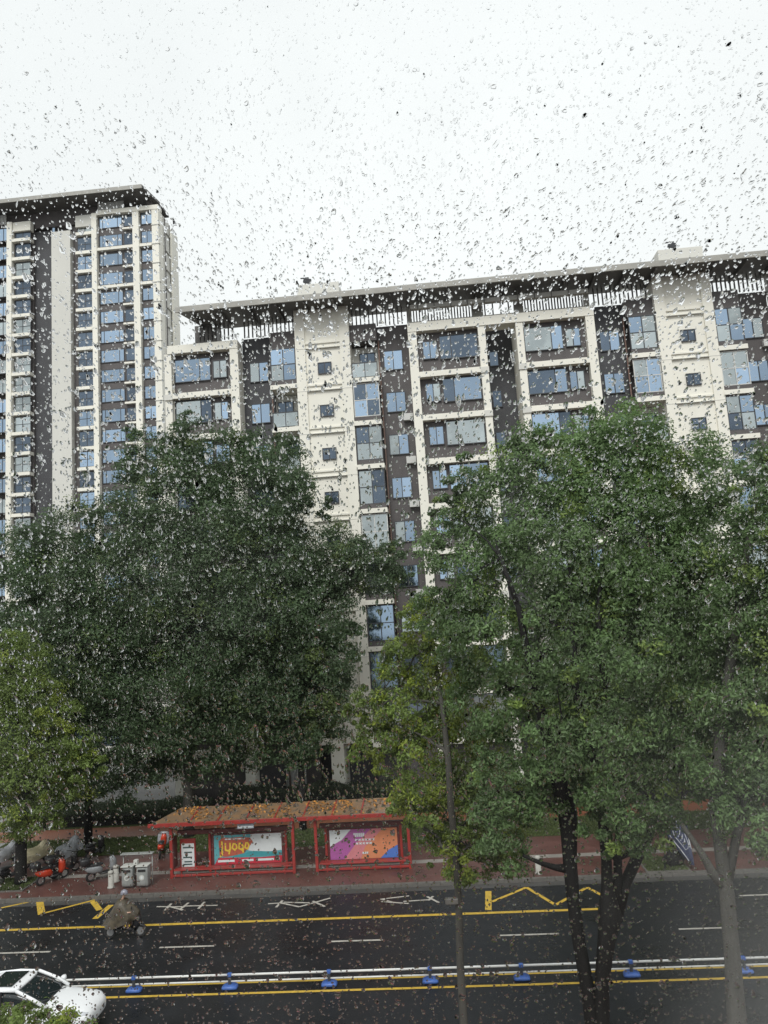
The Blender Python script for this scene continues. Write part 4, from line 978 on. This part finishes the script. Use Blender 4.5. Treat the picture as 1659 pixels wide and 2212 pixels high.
def row(t, L_):
    q = t*(len(L_)-1); i = min(int(q), len(L_)-2); u = q-i; return (L_[i][0]*(1-u)+L_[i+1][0]*u, L_[i][1]*(1-u)+L_[i+1][1]*u)
def CL(t, u): a, b = row(t, Lft), row(t, Rgt); return (a[0]*(1-u)+b[0]*u, a[1]*(1-u)+b[1]*u)
for side in (0, .012):
    for i in range(mrows+1):
        for j in range(n+1): v.append(BP(*CL(i/mrows, j/n), side+.05*math.sin(j*2.2+i*.4)))
m_ = (mrows+1)*(n+1)
for i in range(mrows):
    for j in range(n):
        q = i*(n+1)+j; f.append((q, q+1, q+n+2, q+n+1)); f.append((q+m_, q+m_+n+1, q+m_+n+2, q+m_+1))
cl = pmesh('cloth', v, f, M_NAVY, bn_, True)
def bp_strip(pts, w=.05, name='print_line'):
    gs = []
    for i in range(len(pts)-1):
        (t0, u0), (t1, u1) = pts[i], pts[i+1]
        sub = 6
        for k in range(sub):
            ta, ua = t0+(t1-t0)*k/sub, u0+(u1-u0)*k/sub; tb_, ub = t0+(t1-t0)*(k+1)/sub, u0+(u1-u0)*(k+1)/sub
            A_ = BP(*CL(ta, ua), -.02+.05*math.sin(ua*n*2.2+ta*mrows*.4)); B_ = BP(*CL(tb_, ub), -.02+.05*math.sin(ub*n*2.2+tb_*mrows*.4))
            d = (B_-A_); nn = Vector((-d.z, 0, d.x)).normalized()*w/2 if d.length > 1e-6 else Vector((0, 0, 0))
            gs.append(([A_+nn, A_-nn, B_-nn, B_+nn], [(0, 1, 2, 3)]))
    vv, ff = merge(gs); return pmesh(name, vv, ff, M_BPR, cl)
bp_strip([(.42, .12), (.62, .10), (.95, .15)], .035); bp_strip([(.44, .3), (.62, .25), (.82, .35), (.84, .7), (.66, .8), (.44, .62), (.44, .3)], .03)
for k, t in enumerate((.5, .56, .62, .68, .74)): bp_strip([(t, .42), (t+.03, .5), (t-.01, .6)], .03, 'lettering'); bp_strip([(t+.03, .38), (t, .55)], .025, 'lettering')
bp_strip([(.78, .72), (.86, .78), (.80, .86), (.88, .9)], .03, 'lettering')
for u in (.2, .4, .6, .8): bp_strip([(.02, u), (.12, u+.03)], .03, 'lettering')
bp_strip([(.30, .05), (.40, .06)], .06)

# ------------------------------------------------------------------ the room and its rain-covered window
M_ROOM = mat('room_paint', (.42, .39, .35), .8, .05, 2); M_RFLOOR = mat('room_floor', (.16, .13, .10), .5, .15, 3)
WX0, WX1, WZ0, WZ1, WY = -.85, .85, 11.45, 12.72, .5
RX0, RX1, RZ0, RZ1, RY0 = -2.6, 2.6, 10.4, 13.2, -4.0
S(boxes('room_floor', [(RX0, RX1, RY0, WY+.1, RZ0-.2, RZ0)], M_RFLOOR))
S(boxes('room_ceiling', [(RX0, RX1, RY0, WY+.1, RZ1, RZ1+.2)], M_ROOM))
S(boxes('room_back_wall', [(RX0, RX1, RY0-.2, RY0, RZ0, RZ1)], M_ROOM))
S(boxes('room_side_wall', [(RX0-.2, RX0, RY0, WY+.1, RZ0, RZ1)], M_ROOM)); S(boxes('room_side_wall', [(RX1, RX1+.2, RY0, WY+.1, RZ0, RZ1)], M_ROOM))
rw = S(boxes('room_window_wall', [(RX0, WX0-.06, WY-.1, WY+.1, RZ0, RZ1), (WX1+.06, RX1, WY-.1, WY+.1, RZ0, RZ1), (WX0-.06, WX1+.06, WY-.1, WY+.1, RZ0, WZ0-.06), (WX0-.06, WX1+.06, WY-.1, WY+.1, WZ1+.06, RZ1)], M_ROOM))
win = empty('window', ((WX0+WX1)/2, WY, WZ0), 'rain-spattered window pane through which the street is seen', 'window')
WO = Vector(win.location)
for nm, b in (('frame_side', (WX0-.06, WX0, WY-.04, WY+.04, WZ0-.06, WZ1+.06)), ('frame_side', (WX1, WX1+.06, WY-.04, WY+.04, WZ0-.06, WZ1+.06)), ('frame_rail', (WX0, WX1, WY-.04, WY+.04, WZ0-.06, WZ0)), ('frame_rail', (WX0, WX1, WY-.04, WY+.04, WZ1, WZ1+.06))):
    boxes(nm, [b], M_FRAME, win).location = -WO
# glass: thin clear sheet with faint reflections and a breath of condensation
mg_ = bpy.data.materials.new('misted_window_glass'); mg_.use_nodes = True; nt = mg_.node_tree; nn_ = nt.nodes; nn_.clear()
def nd(t): return nn_.new(t)
out = nd('ShaderNodeOutputMaterial'); tr = nd('ShaderNodeBsdfTransparent'); tr.inputs['Color'].default_value = (.985, .992, .988, 1)
gl = nd('ShaderNodeBsdfGlossy'); gl.inputs['Roughness'].default_value = 0.0; fr = nd('ShaderNodeFresnel'); fr.inputs['IOR'].default_value = 1.45
m1 = nd('ShaderNodeMixShader'); nt.links.new(fr.outputs[0], m1.inputs[0]); nt.links.new(tr.outputs[0], m1.inputs[1]); nt.links.new(gl.outputs[0], m1.inputs[2])
tl_ = nd('ShaderNodeBsdfTranslucent'); tl_.inputs['Color'].default_value = (.8, .82, .8, 1)
tco = nd('ShaderNodeTexCoord'); no_ = nd('ShaderNodeTexNoise'); no_.inputs['Scale'].default_value = 5.5; no_.inputs['Detail'].default_value = 4; no_.inputs['Roughness'].default_value = .5
nt.links.new(tco.outputs['Object'], no_.inputs['Vector'])
mrn = nd('ShaderNodeMapRange'); mrn.inputs['From Min'].default_value = .45; mrn.inputs['From Max'].default_value = .75; mrn.inputs['To Min'].default_value = .008; mrn.inputs['To Max'].default_value = .05
nt.links.new(no_.outputs['Fac'], mrn.inputs['Value'])
# condensation gathers towards the lower right corner of the pane
sx = nd('ShaderNodeSeparateXYZ'); nt.links.new(tco.outputs['Object'], sx.inputs[0])
fx = nd('ShaderNodeMapRange'); fx.interpolation_type = 'SMOOTHSTEP'; fx.inputs['From Min'].default_value = .08; fx.inputs['From Max'].default_value = .25; nt.links.new(sx.outputs['X'], fx.inputs['Value'])
fz = nd('ShaderNodeMapRange'); fz.interpolation_type = 'SMOOTHSTEP'; fz.inputs['From Min'].default_value = .50; fz.inputs['From Max'].default_value = .27; nt.links.new(sx.outputs['Z'], fz.inputs['Value'])
mm = nd('ShaderNodeMath'); mm.operation = 'MULTIPLY'; nt.links.new(fx.outputs[0], mm.inputs[0]); nt.links.new(fz.outputs[0], mm.inputs[1])
ma = nd('ShaderNodeMath'); ma.operation = 'MULTIPLY_ADD'; ma.inputs[1].default_value = .42; nt.links.new(mm.outputs[0], ma.inputs[0]); nt.links.new(mrn.outputs[0], ma.inputs[2])
m2 = nd('ShaderNodeMixShader'); nt.links.new(ma.outputs[0], m2.inputs[0]); nt.links.new(m1.outputs[0], m2.inputs[1]); nt.links.new(tl_.outputs[0], m2.inputs[2]); nt.links.new(m2.outputs[0], out.inputs['Surface'])
pv = [(WX0, 0, 0), (WX1, 0, 0), (WX1, 0, WZ1-WZ0), (WX0, 0, WZ1-WZ0)]
pane = pmesh('pane', [(x, WY-WY, z) for x, y, z in pv], [(0, 1, 2, 3)], mg_, win)
# raindrops: plano-convex caps of water clinging to the outer face
M_DROP = bpy.data.materials.new('rain_water'); M_DROP.use_nodes = True; nt = M_DROP.node_tree; nt.nodes.clear()
o_ = nt.nodes.new('ShaderNodeOutputMaterial'); g_ = nt.nodes.new('ShaderNodeBsdfGlass'); g_.inputs['IOR'].default_value = 1.33; g_.inputs['Roughness'].default_value = 0
nt.links.new(g_.outputs[0], o_.inputs['Surface'])
def drop_mesh(k, hgt, nseg=14):
    r_ = np.random.default_rng(100+k); ph = r_.uniform(0, 6.28, 3); am = r_.uniform(.03, .13, 3)
    v, f = [], []; rings = [1.0, .95, .8, .55, .28]
    th = 2*math.atan(hgt); Rs = 1/math.sin(th)
    for q in rings:
        for j in range(nseg):
            a = 2*math.pi*j/nseg; w = 1+sum(am[i]*math.sin((i+2)*a+ph[i]) for i in range(3))
            y = math.sqrt(max(Rs**2-q*q, 0))-Rs*math.cos(th)
            v.append((q*w*math.cos(a), y, q*w*math.sin(a)))
    v.append((0, hgt, 0)); t = len(v)-1
    for i in range(len(rings)-1):
        for j in range(nseg): f.append((i*nseg+j, (i+1)*nseg+j, (i+1)*nseg+(j+1) % nseg, i*nseg+(j+1) % nseg))
    b = (len(rings)-1)*nseg
    for j in range(nseg): f.append((b+j, t, b+(j+1) % nseg))
    nb = len(v)
    for j in range(nseg): v.append(v[j])
    f.append(tuple(nb+j for j in range(nseg)))
    me = bpy.data.meshes.new('raindrop'); me.from_pydata(v, [], f); me.update()
    me.polygons.foreach_set('use_smooth', [True]*(len(f)-1)+[False]); me.materials.append(M_DROP)
    ob = bpy.data.objects.new('raindrop', me); return ob
DROPS = [drop_mesh(k, h) for k, h in enumerate((.46, .36, .52, .31, .42))]
def rain():
    X, Z, SX, SZ, RO, ID = [], [], [], [], [], []
    W_, H_ = WX1-WX0, WZ1-WZ0; cell = .012
    def add(x, z, s, el, ro):
        X.append(x); Z.append(z); SX.append(s); SZ.append(s*el); RO.append(ro); ID.append(rng.integers(0, 5))
    n = 220000
    x = rng.uniform(0, W_, n); z = rng.uniform(0, H_, n)
    hrel = z/H_
    # gusts leave denser and thinner patches; the top of the pane, under the lintel, is drier
    pat = .5+.5*np.sin(x*7+2*np.sin(z*5))*np.sin(z*6+1.3*np.sin(x*4+1))
    dens = np.where(hrel > .62, np.clip(1-(hrel-.62)*3.2, .10, 1), 1.0)*(.62+.38*pat)
    ok = rng.random(n) < dens; x, z, hrel = x[ok], z[ok], hrel[ok]
    s = .00050*np.exp(rng.normal(0, .45, len(x))); s = np.where(hrel < .34, s*.95, s); s = np.where(hrel > .75, s*.72, s); s = np.clip(s, .00025, .0021)
    low = hrel < .34
    el = np.where(low, rng.uniform(.9, 1.35, len(x)), rng.uniform(1.15, 2.4, len(x)))
    ro = np.where(low, rng.normal(0, .5, len(x)), np.clip(2.6*(x+WX0+.05), -.7, .9)+rng.normal(0, .22, len(x)))
    for a in zip(x, z, s, el, ro): add(*a)
    for _ in range(650):                      # beads left behind by trickles blown aslant
        x0, z0 = rng.uniform(0, W_), rng.uniform(.35, H_); sl_ = rng.normal(-.22, .25); L_ = rng.uniform(.02, .10); t = 0; wv = rng.uniform(0, 6)
        while t < L_:
            xx = x0+sl_*t+.002*math.sin(t*90+wv); add(xx, z0-t, .00028*math.exp(rng.normal(0, .3)), rng.uniform(1.5, 4.5), -math.atan(sl_))
            t += rng.uniform(.0025, .008)
    for _ in range(900): add(rng.uniform(0, W_), rng.uniform(0, H_), rng.uniform(.0011, .0021), rng.uniform(.95, 1.3), rng.normal(0, .3))
    n = len(X); me = bpy.data.meshes.new('raindrops'); me.vertices.add(n)
    co = np.stack([np.array(X)+WX0, np.full(n, .0004), np.array(Z)], 1); me.vertices.foreach_set('co', co.reshape(-1).astype(np.float32))
    def at(nm, ty, arr, key): a = me.attributes.new(nm, ty, 'POINT'); a.data.foreach_set(key, arr.reshape(-1))
    at('scl', 'FLOAT_VECTOR', np.stack([SX, SX, SZ], 1).astype(np.float32), 'vector')
    at('rot', 'FLOAT_VECTOR', np.stack([np.zeros(n), np.array(RO), np.zeros(n)], 1).astype(np.float32), 'vector')
    at('pick', 'INT', np.array(ID, dtype=np.int32), 'value')
    ob = bpy.data.objects.new('raindrops', me); link(ob, None); ob.location = (0, WY, WZ0)
    tag(ob, 'countless raindrops and trickle beads clinging to the outside of the glass', 'raindrops', kind='stuff')
    ng = bpy.data.node_groups.new('rain_scatter', 'GeometryNodeTree')
    ng.interface.new_socket('Geometry', in_out='INPUT', socket_type='NodeSocketGeometry'); ng.interface.new_socket('Geometry', in_out='OUTPUT', socket_type='NodeSocketGeometry')
    N = ng.nodes; gi, go = N.new('NodeGroupInput'), N.new('NodeGroupOutput')
    jn = N.new('GeometryNodeGeometryToInstance')
    for d in reversed(DROPS):
        oi = N.new('GeometryNodeObjectInfo'); oi.inputs['Object'].default_value = d; oi.inputs['As Instance'].default_value = True
        ng.links.new(oi.outputs['Geometry'], jn.inputs[0]) if False else None
        d['_n'] = 0
        DN.append(oi)
    jo = N.new('GeometryNodeJoinGeometry')
    for oi in DN: ng.links.new(oi.outputs['Geometry'], jo.inputs[0])
    mp = N.new('GeometryNodeMeshToPoints'); ip = N.new('GeometryNodeInstanceOnPoints'); ip.inputs['Pick Instance'].default_value = True
    def att(nm, ty): a = N.new('GeometryNodeInputNamedAttribute'); a.data_type = ty; a.inputs['Name'].default_value = nm; return a
    a1, a2, a3 = att('scl', 'FLOAT_VECTOR'), att('rot', 'FLOAT_VECTOR'), att('pick', 'INT')
    er = N.new('FunctionNodeEulerToRotation')
    lk = ng.links.new
    lk(gi.outputs[0], ip.inputs['Points']); lk(jo.outputs[0], ip.inputs['Instance']); lk(a3.outputs['Attribute'], ip.inputs['Instance Index'])
    lk(a2.outputs['Attribute'], er.inputs[0]); lk(er.outputs[0], ip.inputs['Rotation']); lk(a1.outputs['Attribute'], ip.inputs['Scale']); lk(ip.outputs[0], go.inputs[0])
    N.remove(jn); N.remove(mp)
    md = ob.modifiers.new('scatter', 'NODES'); md.node_group = ng
    return n
DN = []
print('drops', rain())
